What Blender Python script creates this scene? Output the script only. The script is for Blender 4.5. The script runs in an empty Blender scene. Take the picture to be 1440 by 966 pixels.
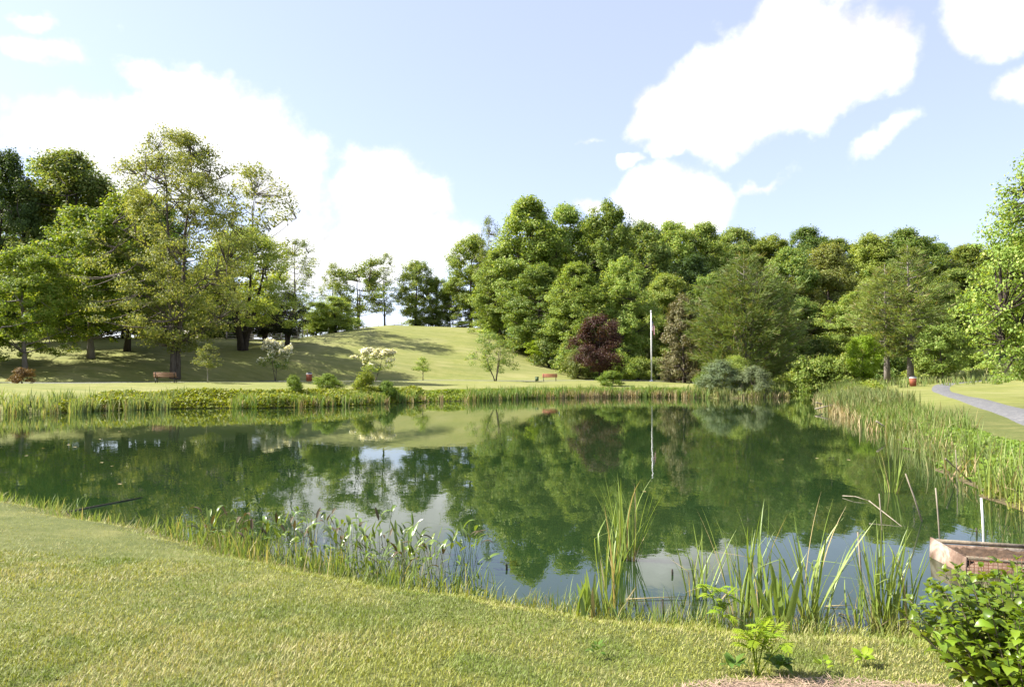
import bpy, math
import numpy as np
from mathutils import Vector, Matrix, Euler

# ------------------------------------------------------------------ camera, sky, sun, exposure
S = bpy.context.scene
COL = S.collection
F = 1000.0                      # focal length in photograph pixels
CAMZ = 2.2
TILT = math.atan(45 / F)
cam_d = bpy.data.cameras.new('camera')
cam_d.sensor_width = 36.0
cam_d.lens = 36.0 * F / 1440.0
cam_d.clip_start = 0.05
cam_d.clip_end = 12000
cam = bpy.data.objects.new('camera', cam_d)
COL.objects.link(cam)
cam.location = (0, 0, CAMZ)
cam.rotation_euler = (math.pi / 2 + TILT, 0, 0)
S.camera = cam

SUN_EL = math.radians(44)
SUN_AZ = math.radians(6)      # how far beyond due left the sun stands
SUN_DIR = Vector((-math.cos(SUN_AZ) * math.cos(SUN_EL), math.sin(SUN_AZ) * math.cos(SUN_EL), math.sin(SUN_EL)))
sun_d = bpy.data.lights.new('sun', 'SUN')
sun_d.energy = 4.8
sun_d.angle = math.radians(0.6)
sun_d.color = (1.0, 0.95, 0.85)
sun = bpy.data.objects.new('sun', sun_d)
COL.objects.link(sun)
sun.location = (-60, 10, 60)
sun.rotation_euler = SUN_DIR.to_track_quat('Z', 'Y').to_euler()

S.view_settings.view_transform = 'Standard'
S.view_settings.look = 'None'
S.view_settings.exposure = 1.75
S.view_settings.gamma = 1.0
S.view_settings.use_curve_mapping = False
S.render.engine = 'CYCLES'
S.cycles.use_denoising = True
S.cycles.max_bounces = 8
S.cycles.diffuse_bounces = 2
S.cycles.use_adaptive_sampling = True
S.cycles.adaptive_threshold = 0.02
S.cycles.glossy_bounces = 3
S.cycles.transmission_bounces = 5
S.cycles.transparent_max_bounces = 6
S.cycles.sample_clamp_indirect = 6.0


def ray(px, py):
    u, v = (px - 720) / F, (483 - py) / F
    c, s = math.cos(TILT), math.sin(TILT)
    return Vector((u, c - v * s, s + v * c))


world = bpy.data.worlds.new('World')
S.world = world
world.use_nodes = True
wt = world.node_tree
wt.nodes.clear()
world.cycles.sampling_method = 'MANUAL'
world.cycles.sample_map_resolution = 512


def wn(t, **kw):
    n = wt.nodes.new(t)
    for k, v in kw.items():
        setattr(n, k, v)
    return n


def make_world():
    L = wt.links.new
    out = wn('ShaderNodeOutputWorld')
    bg = wn('ShaderNodeBackground')
    bg.inputs['Strength'].default_value = 0.15
    L(bg.outputs[0], out.inputs[0])
    sky = wn('ShaderNodeTexSky', sky_type='NISHITA')
    sky.sun_disc = False
    sky.sun_elevation = SUN_EL
    sky.sun_rotation = math.atan2(SUN_DIR.x, SUN_DIR.y)
    sky.air_density = 1.0
    sky.dust_density = 1.0
    sky.ozone_density = 1.0
    tc = wn('ShaderNodeTexCoord')
    # wind-torn distortion of the directions, then the cloud bodies
    nz = wn('ShaderNodeTexNoise', noise_dimensions='3D')
    nz.inputs['Scale'].default_value = 7.0
    nz.inputs['Detail'].default_value = 5.0
    nz.inputs['Roughness'].default_value = 0.6
    L(tc.outputs['Generated'], nz.inputs['Vector'])
    sub = wn('ShaderNodeVectorMath', operation='SUBTRACT')
    L(nz.outputs['Color'], sub.inputs[0])
    sub.inputs[1].default_value = (0.5, 0.5, 0.5)
    mad = wn('ShaderNodeVectorMath', operation='MULTIPLY_ADD')
    L(sub.outputs[0], mad.inputs[0])
    mad.inputs[1].default_value = (0.09, 0.09, 0.09)
    L(tc.outputs['Generated'], mad.inputs[2])
    blobs = [  # px, py, half width, half height (photograph pixels), turn, weight
        (140, 208, 140, 88, 4, 1), (300, 200, 150, 90, -8, 1.1), (385, 250, 90, 85, 0, 1), (270, 112, 190, 32, 8, .6),
        (545, 300, 125, 85, 0, 1.1), (470, 355, 200, 85, 0, .9), (610, 340, 95, 60, 0, .8), (40, 55, 130, 28, 8, .6), (38, 6, 40, 20, 0, .75),
        (1010, 145, 105, 80, -12, 1.2), (1130, 95, 160, 80, -12, 1.2), (1232, 78, 88, 56, -10, 1.0), (930, 160, 60, 50, 0, 1),
        (1000, 180, 70, 40, 0, .8), (1405, 22, 84, 62, 0, 1.1), (1440, 130, 60, 36, -10, .9), (1240, 195, 84, 20, -28, .46), (945, 214, 36, 24, 0, .9),
        (893, 231, 28, 18, 0, .85), (955, 292, 105, 58, -6, 1.05), (825, 298, 48, 24, 0, .8), (1075, 255, 70, 16, -14, .55), (830, 190, 60, 12, -12, .42)]
    rng = np.random.default_rng(4)
    last = None

    def blob(c, r, u, a, b, w):
        nonlocal last
        mp = wn('ShaderNodeMapping', vector_type='TEXTURE')
        m = Matrix((r, u, c)).transposed()
        mp.inputs['Location'].default_value = c
        mp.inputs['Rotation'].default_value = m.to_euler()
        mp.inputs['Scale'].default_value = (a, b, 0.8)
        L(mad.outputs[0], mp.inputs['Vector'])
        g = wn('ShaderNodeTexGradient', gradient_type='SPHERICAL')
        L(mp.outputs[0], g.inputs[0])
        mul = wn('ShaderNodeMath', operation='MULTIPLY_ADD')
        L(g.outputs['Fac'], mul.inputs[0])
        mul.inputs[1].default_value = w
        mul.inputs[2].default_value = 0
        if last is None:
            last = mul
        else:
            mx = wn('ShaderNodeMath', operation='SMOOTH_MAX')
            mx.inputs[2].default_value = 0.12
            L(last.outputs[0], mx.inputs[0])
            L(mul.outputs[0], mx.inputs[1])
            last = mx

    def frame(c, turn):
        c = c.normalized()
        r = c.cross(Vector((0, 0, 1))).normalized()
        u = r.cross(c).normalized()
        t = math.radians(-turn)
        return c, r * math.cos(t) + u * math.sin(t), u * math.cos(t) - r * math.sin(t)
    for px, py, a, b, turn, w in blobs:
        d = ray(px, py)
        k = 1.12 / (F * d.length)
        c, r, u = frame(d, turn)
        blob(c, r, u, a * k, b * k, w)
    for i in range(9):                     # the same fair-weather clouds go on round the horizon
        az = math.radians(55 + i * 31 + rng.uniform(-8, 8))
        el = math.radians(rng.uniform(10, 42))
        d = Vector((math.sin(az) * math.cos(el), math.cos(az) * math.cos(el), math.sin(el)))
        c, r, u = frame(d, rng.uniform(-12, 12))
        blob(c, r, u, rng.uniform(.14, .3), rng.uniform(.07, .13), 1.05)
    n2 = wn('ShaderNodeTexNoise', noise_dimensions='3D')
    n2.inputs['Scale'].default_value = 11.0
    n2.inputs['Detail'].default_value = 8.0
    n2.inputs['Roughness'].default_value = 0.58
    L(tc.outputs['Generated'], n2.inputs['Vector'])
    ad = wn('ShaderNodeMath', operation='MULTIPLY_ADD')
    L(n2.outputs['Fac'], ad.inputs[0])
    ad.inputs[1].default_value = 0.85
    L(last.outputs[0], ad.inputs[2])
    mr = wn('ShaderNodeMapRange', interpolation_type='SMOOTHSTEP')
    mr.inputs['From Min'].default_value = 0.65
    mr.inputs['From Max'].default_value = 0.98
    L(ad.outputs[0], mr.inputs['Value'])
    # cloud brightness: white tops, a little grey where thick
    cr = wn('ShaderNodeMapRange')
    cr.inputs['From Min'].default_value = 0.35
    cr.inputs['From Max'].default_value = 0.75
    cr.inputs['To Min'].default_value = 1.9
    cr.inputs['To Max'].default_value = 3.8
    L(n2.outputs['Fac'], cr.inputs['Value'])
    cc = wn('ShaderNodeVectorMath', operation='SCALE')
    cc.inputs[0].default_value = (1.0, 1.0, 1.0)
    L(cr.outputs[0], cc.inputs['Scale'])
    mix = wn('ShaderNodeMix', data_type='RGBA')
    L(mr.outputs[0], mix.inputs['Factor'])
    veil = wn('ShaderNodeMix', data_type='RGBA')      # thin summer haze over the whole sky
    veil.inputs['Factor'].default_value = 0.70
    L(sky.outputs[0], veil.inputs['A'])
    veil.inputs['B'].default_value = (1.22, 1.24, 1.9, 1)
    L(veil.outputs['Result'], mix.inputs['A'])
    L(cc.outputs[0], mix.inputs['B'])
    L(mix.outputs['Result'], bg.inputs['Color'])


make_world()

# ------------------------------------------------------------------ helpers: tags, meshes
RNG = np.random.default_rng(11)


def tag(o, label=None, cat=None, group=None, kind=None):
    if label:
        o['label'] = label
    if cat:
        o['category'] = cat
    if group:
        o['group'] = group
    if kind:
        o['kind'] = kind
    return o


def thing(name, label, cat, loc=(0, 0, 0), rz=0.0, group=None):
    o = bpy.data.objects.new(name, None)
    o.empty_display_size = 0.1
    COL.objects.link(o)
    o.location = loc
    o.rotation_euler = (0, 0, rz)
    return tag(o, label, cat, group)


def link(name, me, mat, parent=None):
    o = bpy.data.objects.new(name, me)
    COL.objects.link(o)
    if mat is not None:
        if not me.materials:
            me.materials.append(mat)
        elif me.materials[0] != mat:
            o.material_slots[0].link = 'OBJECT'
            o.material_slots[0].material = mat
    if parent is not None:
        o.parent = parent
    return o


class MB:
    """collects vertices and faces, builds one mesh"""

    def __init__(s):
        s.v, s.f, s.n = [], [], 0

    def add(s, v, f):
        v = np.asarray(v, float).reshape(-1, 3)
        f = np.asarray(f, int)
        s.v.append(v)
        s.f.append(f + s.n)
        s.n += len(v)

    def box(s, c, size, rz=0.0, rot=None):
        hx, hy, hz = [q / 2 for q in size]
        p = np.array([(x, y, z) for z in (-hz, hz) for y in (-hy, hy) for x in (-hx, hx)])
        m = np.array(rot) if rot is not None else np.array(Matrix.Rotation(rz, 3, 'Z'))
        s.add(p @ m.T + np.array(c), [(0, 2, 3, 1), (4, 5, 7, 6), (0, 1, 5, 4), (2, 6, 7, 3), (0, 4, 6, 2), (1, 3, 7, 5)])

    def bar(s, a, b, w, h):
        a, b = Vector(a), Vector(b)
        d = b - a
        m = d.to_track_quat('X', 'Z').to_matrix()
        s.box((a + b) / 2, (d.length, w, h), rot=m)

    def tube(s, pts, rad, k=6, cap=True):
        pts = np.asarray(pts, float)
        n = len(pts)
        rad = np.broadcast_to(np.asarray(rad, float), (n,))
        t = np.gradient(pts, axis=0)
        t /= np.linalg.norm(t, axis=1)[:, None] + 1e-9
        ref = np.array((0, 1, 0)) if abs(t[0][2]) > .8 else np.array((0, 0, 1))
        u = np.cross(t, ref)
        u /= np.linalg.norm(u, axis=1)[:, None] + 1e-9
        w = np.cross(t, u)
        a = np.linspace(0, 2 * math.pi, k, endpoint=False)
        V = pts[:, None, :] + rad[:, None, None] * (np.cos(a)[None, :, None] * u[:, None, :] + np.sin(a)[None, :, None] * w[:, None, :])
        i = np.arange(n - 1)[:, None] * k
        j = np.arange(k)[None, :]
        jn = (j + 1) % k
        Q = np.stack([i + j, i + jn, i + k + jn, i + k + j], -1).reshape(-1, 4)
        s.add(V.reshape(-1, 3), Q)
        if cap:
            o = s.n - n * k
            s.f.append(np.array([[o + q for q in range(k)][::-1]]))
            s.f.append(np.array([[o + (n - 1) * k + q for q in range(k)]]))

    def lathe(s, prof, k=14, c=(0, 0, 0)):
        s.tube([(c[0], c[1], c[2] + z) for r, z in prof], [max(r, 1e-3) for r, z in prof], k)

    def mesh(s, name, smooth=False):
        me = bpy.data.meshes.new(name)
        V = np.concatenate(s.v) if s.v else np.zeros((0, 3))
        tot = np.concatenate([np.full(len(f), f.shape[1]) for f in s.f])
        idx = np.concatenate([f.reshape(-1) for f in s.f])
        me.vertices.add(len(V))
        me.vertices.foreach_set('co', V.astype(np.float32).reshape(-1))
        me.loops.add(len(idx))
        me.loops.foreach_set('vertex_index', idx.astype(np.int32))
        me.polygons.add(len(tot))
        st = np.concatenate([[0], np.cumsum(tot)[:-1]])
        me.polygons.foreach_set('loop_start', st.astype(np.int32))
        me.polygons.foreach_set('loop_total', tot.astype(np.int32))
        me.update(calc_edges=True)
        if smooth:
            me.polygons.foreach_set('use_smooth', np.ones(len(tot), bool))
        return me


def unit(a):
    return a / (np.linalg.norm(a, axis=-1, keepdims=True) + 1e-9)


def leaf_quads(mb, P, N, size, asp=0.62, rng=RNG):
    """rhombic leaves: centre P, normal N"""
    n = len(P)
    r = unit(rng.normal(size=(n, 3)))
    u = unit(np.cross(N, r))
    w = np.cross(N, u)
    s = np.broadcast_to(size, (n,))[:, None]
    V = np.stack([P - u * s * .5, P + w * s * .5 * asp - u * s * .06, P + u * s * .5, P - w * s * .5 * asp - u * s * .06], 1)
    mb.add(V.reshape(-1, 3), np.arange(n * 4).reshape(n, 4))


def blades(mb, base, az, lean, length, width, bend, seg=4, face=None):
    """tapering curved strips, all arrays of length n"""
    n = len(base)
    d = np.stack([np.cos(az), np.sin(az), 0 * az], -1)
    fa = az + math.pi / 2 if face is None else face
    side = np.stack([np.cos(fa), np.sin(fa), 0 * az], -1)
    rows = []
    p = np.array(base, float)
    step = length / seg
    for k in range(seg + 1):
        t = k / seg
        if k < seg:
            w = width * (0.75 + .25 * min(1, 3 * t)) * (1 - t ** 2.2) ** .7 * .5
            rows += [p - side * w[:, None], p + side * w[:, None]]
        else:
            rows.append(p)
        ang = lean + bend * (t + .5 / seg) ** 1.6
        p = p + (d * np.sin(ang)[:, None] + np.array((0, 0, 1)) * np.cos(ang)[:, None]) * step[:, None]
    V = np.stack(rows, 1)
    m = 2 * seg + 1
    o = np.arange(n)[:, None] * m
    for k in range(seg - 1):
        mb.f.append(np.stack([o[:, 0] + 2 * k, o[:, 0] + 2 * k + 1, o[:, 0] + 2 * k + 3, o[:, 0] + 2 * k + 2], -1) + mb.n)
    mb.f.append(np.stack([o[:, 0] + m - 3, o[:, 0] + m - 2, o[:, 0] + m - 1], -1) + mb.n)
    mb.v.append(V.reshape(-1, 3))
    mb.n += n * m


# ------------------------------------------------------------------ materials
def mat(name):
    m = bpy.data.materials.new(name)
    m.use_nodes = True
    t = m.node_tree
    t.nodes.clear()
    o = t.nodes.new('ShaderNodeOutputMaterial')
    return m, t, o


def node(t, kind, **kw):
    n = t.nodes.new(kind)
    for k, v in kw.items():
        if k in n.inputs.keys():
            n.inputs[k].default_value = v
        else:
            setattr(n, k, v)
    return n


def mixc(t, fac, a, b, blend='MIX'):
    n = t.nodes.new('ShaderNodeMix')
    n.data_type = 'RGBA'
    n.blend_type = blend
    for s, v in (('Factor', fac), ('A', a), ('B', b)):
        sock = [q for q in n.inputs if q.name == s and (q.type == 'RGBA' or (s == 'Factor' and q.type == 'VALUE'))][0]
        if isinstance(v, (int, float)):
            sock.default_value = v
        elif isinstance(v, tuple):
            sock.default_value = (*v, 1) if len(v) == 3 else v
        else:
            t.links.new(v, sock)
    return [q for q in n.outputs if q.type == 'RGBA'][0]


def rng_map(t, v, a, b, c=0.0, d=1.0, smooth=True):
    n = t.nodes.new('ShaderNodeMapRange')
    if smooth:
        n.interpolation_type = 'SMOOTHSTEP'
    t.links.new(v, n.inputs['Value'])
    for k, q in zip(('From Min', 'From Max', 'To Min', 'To Max'), (a, b, c, d)):
        n.inputs[k].default_value = q
    return n.outputs[0]


def noise(t, scale, detail=4, rough=.55, vec=None, dist=0.0):
    n = t.nodes.new('ShaderNodeTexNoise')
    n.inputs['Scale'].default_value = scale
    n.inputs['Detail'].default_value = detail
    n.inputs['Roughness'].default_value = rough
    n.inputs['Distortion'].default_value = dist
    if vec is None:
        g = t.nodes.new('ShaderNodeNewGeometry')
        vec = g.outputs['Position']
    t.links.new(vec, n.inputs['Vector'])
    return n.outputs['Fac']


def leaf_mat(name, c1, c2, c3=None, trans=.38, vary=.22, rough=.55, spec=.2):
    m, t, o = mat(name)
    g = node(t, 'ShaderNodeNewGeometry')
    oi = node(t, 'ShaderNodeObjectInfo')
    c = mixc(t, g.outputs['Random Per Island'], c1, c2)
    if c3:
        c = mixc(t, rng_map(t, g.outputs['Random Per Island'], .82, .9), c, c3)
    hs = node(t, 'ShaderNodeHueSaturation')
    t.links.new(c, hs.inputs['Color'])
    t.links.new(rng_map(t, oi.outputs['Random'], 0, 1, 1 - vary, 1 + vary, False), hs.inputs['Value'])
    w = node(t, 'ShaderNodeTexWhiteNoise', noise_dimensions='1D')
    t.links.new(oi.outputs['Random'], w.inputs['W'])
    t.links.new(rng_map(t, w.outputs['Value'], 0, 1, .485, .51, False), hs.inputs['Hue'])
    pb = node(t, 'ShaderNodeBsdfPrincipled', Roughness=rough)
    pb.inputs['Specular IOR Level'].default_value = spec
    t.links.new(hs.outputs[0], pb.inputs['Base Color'])
    tr = node(t, 'ShaderNodeBsdfTranslucent')
    t.links.new(mixc(t, 1.0, hs.outputs[0], (1.5, 1.35, .55), 'MULTIPLY'), tr.inputs['Color'])
    mx = node(t, 'ShaderNodeMixShader', Fac=trans)
    t.links.new(pb.outputs[0], mx.inputs[1])
    t.links.new(tr.outputs[0], mx.inputs[2])
    t.links.new(mx.outputs[0], o.inputs[0])
    return m


def rough_mat(name, c1, c2, scale=6.0, rough=.85, bump=.4, bscale=None, metal=0.0, spec=.3, stretch=(1, 1, 1), c3=None):
    m, t, o = mat(name)
    tc = node(t, 'ShaderNodeTexCoord')
    mp = node(t, 'ShaderNodeMapping', Scale=stretch)
    t.links.new(tc.outputs['Object'], mp.inputs['Vector'])
    f = noise(t, scale, 6, .6, mp.outputs[0])
    c = mixc(t, rng_map(t, f, .3, .7), c1, c2)
    if c3:
        c = mixc(t, rng_map(t, noise(t, scale * .31, 4, .6, mp.outputs[0], 1.0), .52, .66), c, c3)
    pb = node(t, 'ShaderNodeBsdfPrincipled', Roughness=rough, Metallic=metal)
    pb.inputs['Specular IOR Level'].default_value = spec
    t.links.new(c, pb.inputs['Base Color'])
    if bump:
        b = node(t, 'ShaderNodeBump', Strength=bump, Distance=.02)
        t.links.new(noise(t, bscale or scale * 3, 5, .6, mp.outputs[0]), b.inputs['Height'])
        t.links.new(b.outputs[0], pb.inputs['Normal'])
    t.links.new(pb.outputs[0], o.inputs[0])
    return m


M = {}
M['bark'] = rough_mat('bark', (.055, .042, .03), (.12, .10, .08), 5, .9, .8, stretch=(1, 1, .25))
M['bark_dark'] = rough_mat('bark_dark', (.03, .022, .016), (.06, .048, .036), 5, .9, .8, stretch=(1, 1, .25))
M['bark_pale'] = rough_mat('bark_pale', (.16, .14, .10), (.34, .31, .25), 3, .85, .5, stretch=(1, 1, .5))
M['bark_grey'] = rough_mat('bark_grey', (.15, .13, .11), (.24, .21, .185), 4, .9, .6, stretch=(1, 1, .3))
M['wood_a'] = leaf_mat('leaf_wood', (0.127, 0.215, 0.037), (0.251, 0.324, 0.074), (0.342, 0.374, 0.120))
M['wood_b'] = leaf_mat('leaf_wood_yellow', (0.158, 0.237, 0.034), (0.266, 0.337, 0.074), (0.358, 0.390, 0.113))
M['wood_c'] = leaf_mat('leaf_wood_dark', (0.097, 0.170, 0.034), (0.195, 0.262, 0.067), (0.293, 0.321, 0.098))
M['pale'] = leaf_mat('leaf_pale', (0.121, 0.172, 0.034), (0.213, 0.247, 0.075), (0.253, 0.265, 0.109), trans=.42)
M['maple'] = leaf_mat('leaf_maple', (0.127, 0.205, 0.022), (0.241, 0.296, 0.045), (0.309, 0.328, 0.076), trans=.45)
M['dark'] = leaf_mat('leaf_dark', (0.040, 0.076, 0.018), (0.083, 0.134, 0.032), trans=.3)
M['juniper'] = leaf_mat('leaf_juniper', (0.025, 0.036, 0.014), (0.050, 0.064, 0.025), trans=.15)
M['plum'] = leaf_mat('leaf_plum', (.035, .014, .013), (.075, .033, .028), (.085, .06, .035), trans=.3)
M['brown'] = leaf_mat('leaf_brown', (.125, .13, .05), (.19, .175, .08), (.21, .17, .10), trans=.25)
M['pine'] = leaf_mat('needle', (0.124, 0.190, 0.042), (0.207, 0.260, 0.069), (0.237, 0.208, 0.098), trans=.28)
M['willow'] = leaf_mat('leaf_willow', (0.127, 0.182, 0.079), (0.220, 0.264, 0.138), (0.242, 0.275, 0.165), trans=.3)
M['red_shrub'] = leaf_mat('leaf_red_shrub', (.10, .055, .022), (.15, .10, .035), trans=.35)
M['flower'] = leaf_mat('petal_white', (.70, .69, .58), (.82, .82, .72), trans=.25, vary=.05)
M['cover'] = leaf_mat('leaf_ground_cover', (0.125, 0.180, 0.011), (0.209, 0.257, 0.021), (0.251, 0.257, 0.048), trans=.4)
M['cover_dark'] = leaf_mat('leaf_bank_bush', (0.081, 0.155, 0.017), (0.161, 0.230, 0.034), trans=.4)
M['reed'] = leaf_mat('reed', (.11, .18, .036), (.19, .25, .066), (.31, .28, .13), trans=.3)
M['reed_blue'] = leaf_mat('reed_blue', (.125, .19, .058), (.205, .255, .09), (.30, .29, .13), trans=.3)
M['reed_dry'] = leaf_mat('reed_dry', (.30, .245, .12), (.46, .38, .21), (.22, .15, .08), trans=.2)
M['bush'] = leaf_mat('leaf_bush', (.09, .17, .012), (.17, .25, .022), trans=.42, vary=.38, rough=.38, spec=.5)
M['weed'] = leaf_mat('leaf_weed', (.16, .26, .014), (.25, .34, .025), trans=.42, vary=.2)
M['weed_dark'] = leaf_mat('leaf_weed_dark', (.055, .12, .016), (.09, .16, .022), trans=.35, vary=.2)
M['pickerel'] = leaf_mat('leaf_pickerel', (.085, .145, .022), (.165, .215, .04), trans=.3, vary=.35, rough=.3, spec=.6)
M['pickerel_brown'] = leaf_mat('leaf_pickerel_brown', (.06, .05, .025), (.12, .09, .05), trans=.2, vary=.3)
M['twig'] = rough_mat('twig', (.10, .08, .055), (.22, .18, .13), 8, .85, .5)
M['twig_dark'] = rough_mat('twig_dark', (.025, .02, .014), (.06, .05, .035), 8, .6, .5)
M['stake'] = rough_mat('stake', (.17, .14, .10), (.29, .25, .19), 8, .8, .4, stretch=(1, 1, .2))
M['white'] = rough_mat('white_paint', (.72, .72, .70), (.80, .80, .78), 3, .4, .05)
M['plank'] = rough_mat('plank_brown', (.16, .085, .05), (.27, .15, .09), 6, .7, .4, stretch=(.15, 1, 1))
M['plank_red'] = rough_mat('plank_red', (.33, .09, .06), (.45, .15, .10), 6, .6, .3, stretch=(.15, 1, 1))
M['iron'] = rough_mat('iron', (.03, .03, .03), (.06, .055, .05), 8, .5, .2, metal=.6)
M['green_metal'] = rough_mat('green_metal', (.05, .09, .035), (.075, .12, .05), 6, .55, .2)
M['rust_red'] = rough_mat('rust_red', (.25, .07, .035), (.34, .11, .06), 6, .6, .25)
M['bag'] = rough_mat('bag', (.62, .62, .63), (.74, .74, .75), 6, .4, .4)
M['rail'] = rough_mat('fence_rail', (.22, .19, .15), (.36, .32, .27), 4, .9, .5, stretch=(.2, 1, 1))
M['siding'] = rough_mat('siding', (.52, .42, .36), (.58, .48, .42), 2, .8, .1)
M['siding_white'] = rough_mat('siding_white', (.62, .58, .54), (.70, .66, .62), 2, .8, .1)
M['roof'] = rough_mat('roof', (.30, .22, .19), (.38, .29, .25), 3, .9, .5)
M['glass'] = rough_mat('window_glass', (.02, .025, .03), (.03, .035, .04), 1, .08, 0, spec=.8)
M['trim'] = rough_mat('trim', (.68, .66, .62), (.74, .72, .68), 2, .6, .1)
M['asphalt'] = rough_mat('asphalt', (.085, .085, .088), (.135, .135, .138), 9, .9, .6, 60, c3=(.17, .165, .155))
M['plywood'] = rough_mat('plywood', (.10, .062, .042), (.22, .15, .11), 7, .85, .6, stretch=(1, 1, 1), c3=(.30, .25, .20))
M['mesh_rust'] = rough_mat('wire_rust', (.16, .07, .04), (.25, .13, .08), 9, .8, .3)
M['soil'] = rough_mat('soil', (.045, .028, .016), (.10, .062, .036), 14, .95, 1.0)
M['teal'] = rough_mat('teal', (.02, .30, .30), (.03, .36, .35), 3, .5, .05)
M['mulch'] = rough_mat('mulch', (.13, .09, .06), (.28, .21, .15), 22, .95, 1.0, 40, c3=(.20, .15, .11))
M['mulch_chip'] = leaf_mat('mulch_chip', (.20, .145, .095), (.36, .28, .19), (.10, .07, .045), trans=.05)
M['rock'] = rough_mat('root_mass', (.07, .05, .035), (.17, .13, .09), 7, .95, .8)

# ------------------------------------------------------------------ lie of the land
SHORE = np.array([(-16.5, 16.9), (-12.5, 14.6), (-9.3, 12.9), (-6.2, 10.7), (-3.9, 9.15), (-2.2, 8.05), (-.7, 7.2), (.4, 6.6), (1.7, 6.2), (3.3, 6.0),
                  (4.9, 6.6), (6.6, 8.0), (7.9, 10.2), (8.6, 12.6), (9.5, 15.2), (10.8, 18.5), (12.3, 22), (14.2, 27), (17, 35), (20.2, 45), (24.5, 56), (31, 70),
                  (42, 95), (49, 109), (46, 113), (38, 101), (31.5, 82), (28.5, 73), (25.5, 69), (19.3, 69), (16, 73), (5.7, 71), (-1.3, 65), (-7.1, 59.5),
                  (-11.5, 52.5), (-15.3, 48.5), (-20, 48), (-24, 46), (-26.4, 42.5), (-29, 40), (-35, 36), (-43, 29), (-39, 21), (-28, 18.5)])


def chaikin(p, n=3):
    for _ in range(n):
        q = np.roll(p, -1, 0)
        p = np.stack([.75 * p + .25 * q, .25 * p + .75 * q], 1).reshape(-1, 2)
    return p


SH = chaikin(SHORE, 2)
_k = np.arange(len(SH))
SH = SH + .04 * np.linalg.norm(SH, axis=1)[:, None] ** .6 * np.stack([np.sin(_k * 1.7) * np.cos(_k * .61), np.cos(_k * 1.3) * np.sin(_k * .83 + 1)], 1)


def sdf(x, y):
    """distance to the pond's edge, negative in the water"""
    x, y = np.asarray(x, float), np.asarray(y, float)
    sh = x.shape
    x, y = x.reshape(-1), y.reshape(-1)
    out = np.empty(len(x))
    A, B = SH, np.roll(SH, -1, 0)
    E = B - A
    EE = (E ** 2).sum(1)
    for s in range(0, len(x), 20000):
        X, Y = x[s:s + 20000, None], y[s:s + 20000, None]
        wx, wy = X - A[:, 0], Y - A[:, 1]
        t = np.clip((wx * E[:, 0] + wy * E[:, 1]) / EE, 0, 1)
        d = np.sqrt(((wx - t * E[:, 0]) ** 2 + (wy - t * E[:, 1]) ** 2).min(1))
        c = ((A[:, 1] > Y) != (B[:, 1] > Y)) & (X < E[:, 0] * (Y - A[:, 1]) / (E[:, 1] + 1e-12) + A[:, 0])
        out[s:s + 20000] = np.where(c.sum(1) % 2 == 1, -d, d)
    return out.reshape(sh)


def ss(a, b, x):
    t = np.clip((x - a) / (b - a), 0, 1)
    return t * t * (3 - 2 * t)


PATH_FAR = np.array([(-110, 52), (-75, 57), (-58, 60), (-44, 63), (-36, 69), (-27, 80), (-18, 86), (-10, 89), (0, 91.5), (12, 92), (20, 90.5), (27, 89)])
PATH_RIGHT = np.array([(13, 15), (17, 22), (21.6, 30.6), (25.3, 38), (29.6, 46.5), (34.5, 56), (39.5, 66), (45, 74), (53, 79), (66, 82), (90, 84)])


def H(x, y):
    x, y = np.asarray(x, float), np.asarray(y, float)
    d = sdf(x, y)
    far = ss(22, 40, y)
    right = ss(8, 18, x) * ss(3, 10, y) * (1 - ss(60, 75, y))
    near_b = .03 + .24 * ss(0, .9, d) + .30 * ss(.8, 4.0, d) + .15 * ss(5, 30, d)
    far_b = .05 + .95 * ss(0, 4.2, d) + .045 * np.clip(d - 4, 0, 12)
    right_b = .04 + .45 * ss(0, 3, d) + .25 * ss(3, 9, d)
    b = near_b * (1 - far) + far_b * far
    b = b * (1 - right) + right_b * right
    b = np.where(d < 0, np.maximum(-1.6, .03 + d * .45), b)
    # the mown hill beyond the path
    py = np.interp(x, PATH_FAR[:, 0], PATH_FAR[:, 1])
    s = y - py - 2.0
    g = (1 - ss(-7, 19, x)) * (1 - .35 * ss(22, 40, -x))
    t = np.clip(s / 64, 0, 1)
    hill = 10.8 * (np.sin(t * math.pi / 2) - .0) * ss(-1, 9, s) * g
    hill *= 1 - .55 * ss(90, 320, s)
    wood = 14 * ss(100, 190, y) * ss(4, 34, x) * (1 - .5 * ss(260, 600, y))
    slope_r = 5 * ss(38, 75, x - .12 * y) * ss(25, 60, y)
    und = .05 * np.sin(x * .31 + 1) * np.sin(y * .27) * ss(1.5, 8, d)
    return b + np.where(d > 0, np.maximum(hill, wood) + slope_r + und, 0)


def h1(x, y):
    return float(H(np.array([x]), np.array([y]))[0])


def at(px, D):
    """ground point under photograph column px, D metres out"""
    x = (px - 720) / F * D
    return x, D, h1(x, D)


def ztop(py, D):
    r = ray(720, py)
    return CAMZ + r.z / r.y * D


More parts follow.
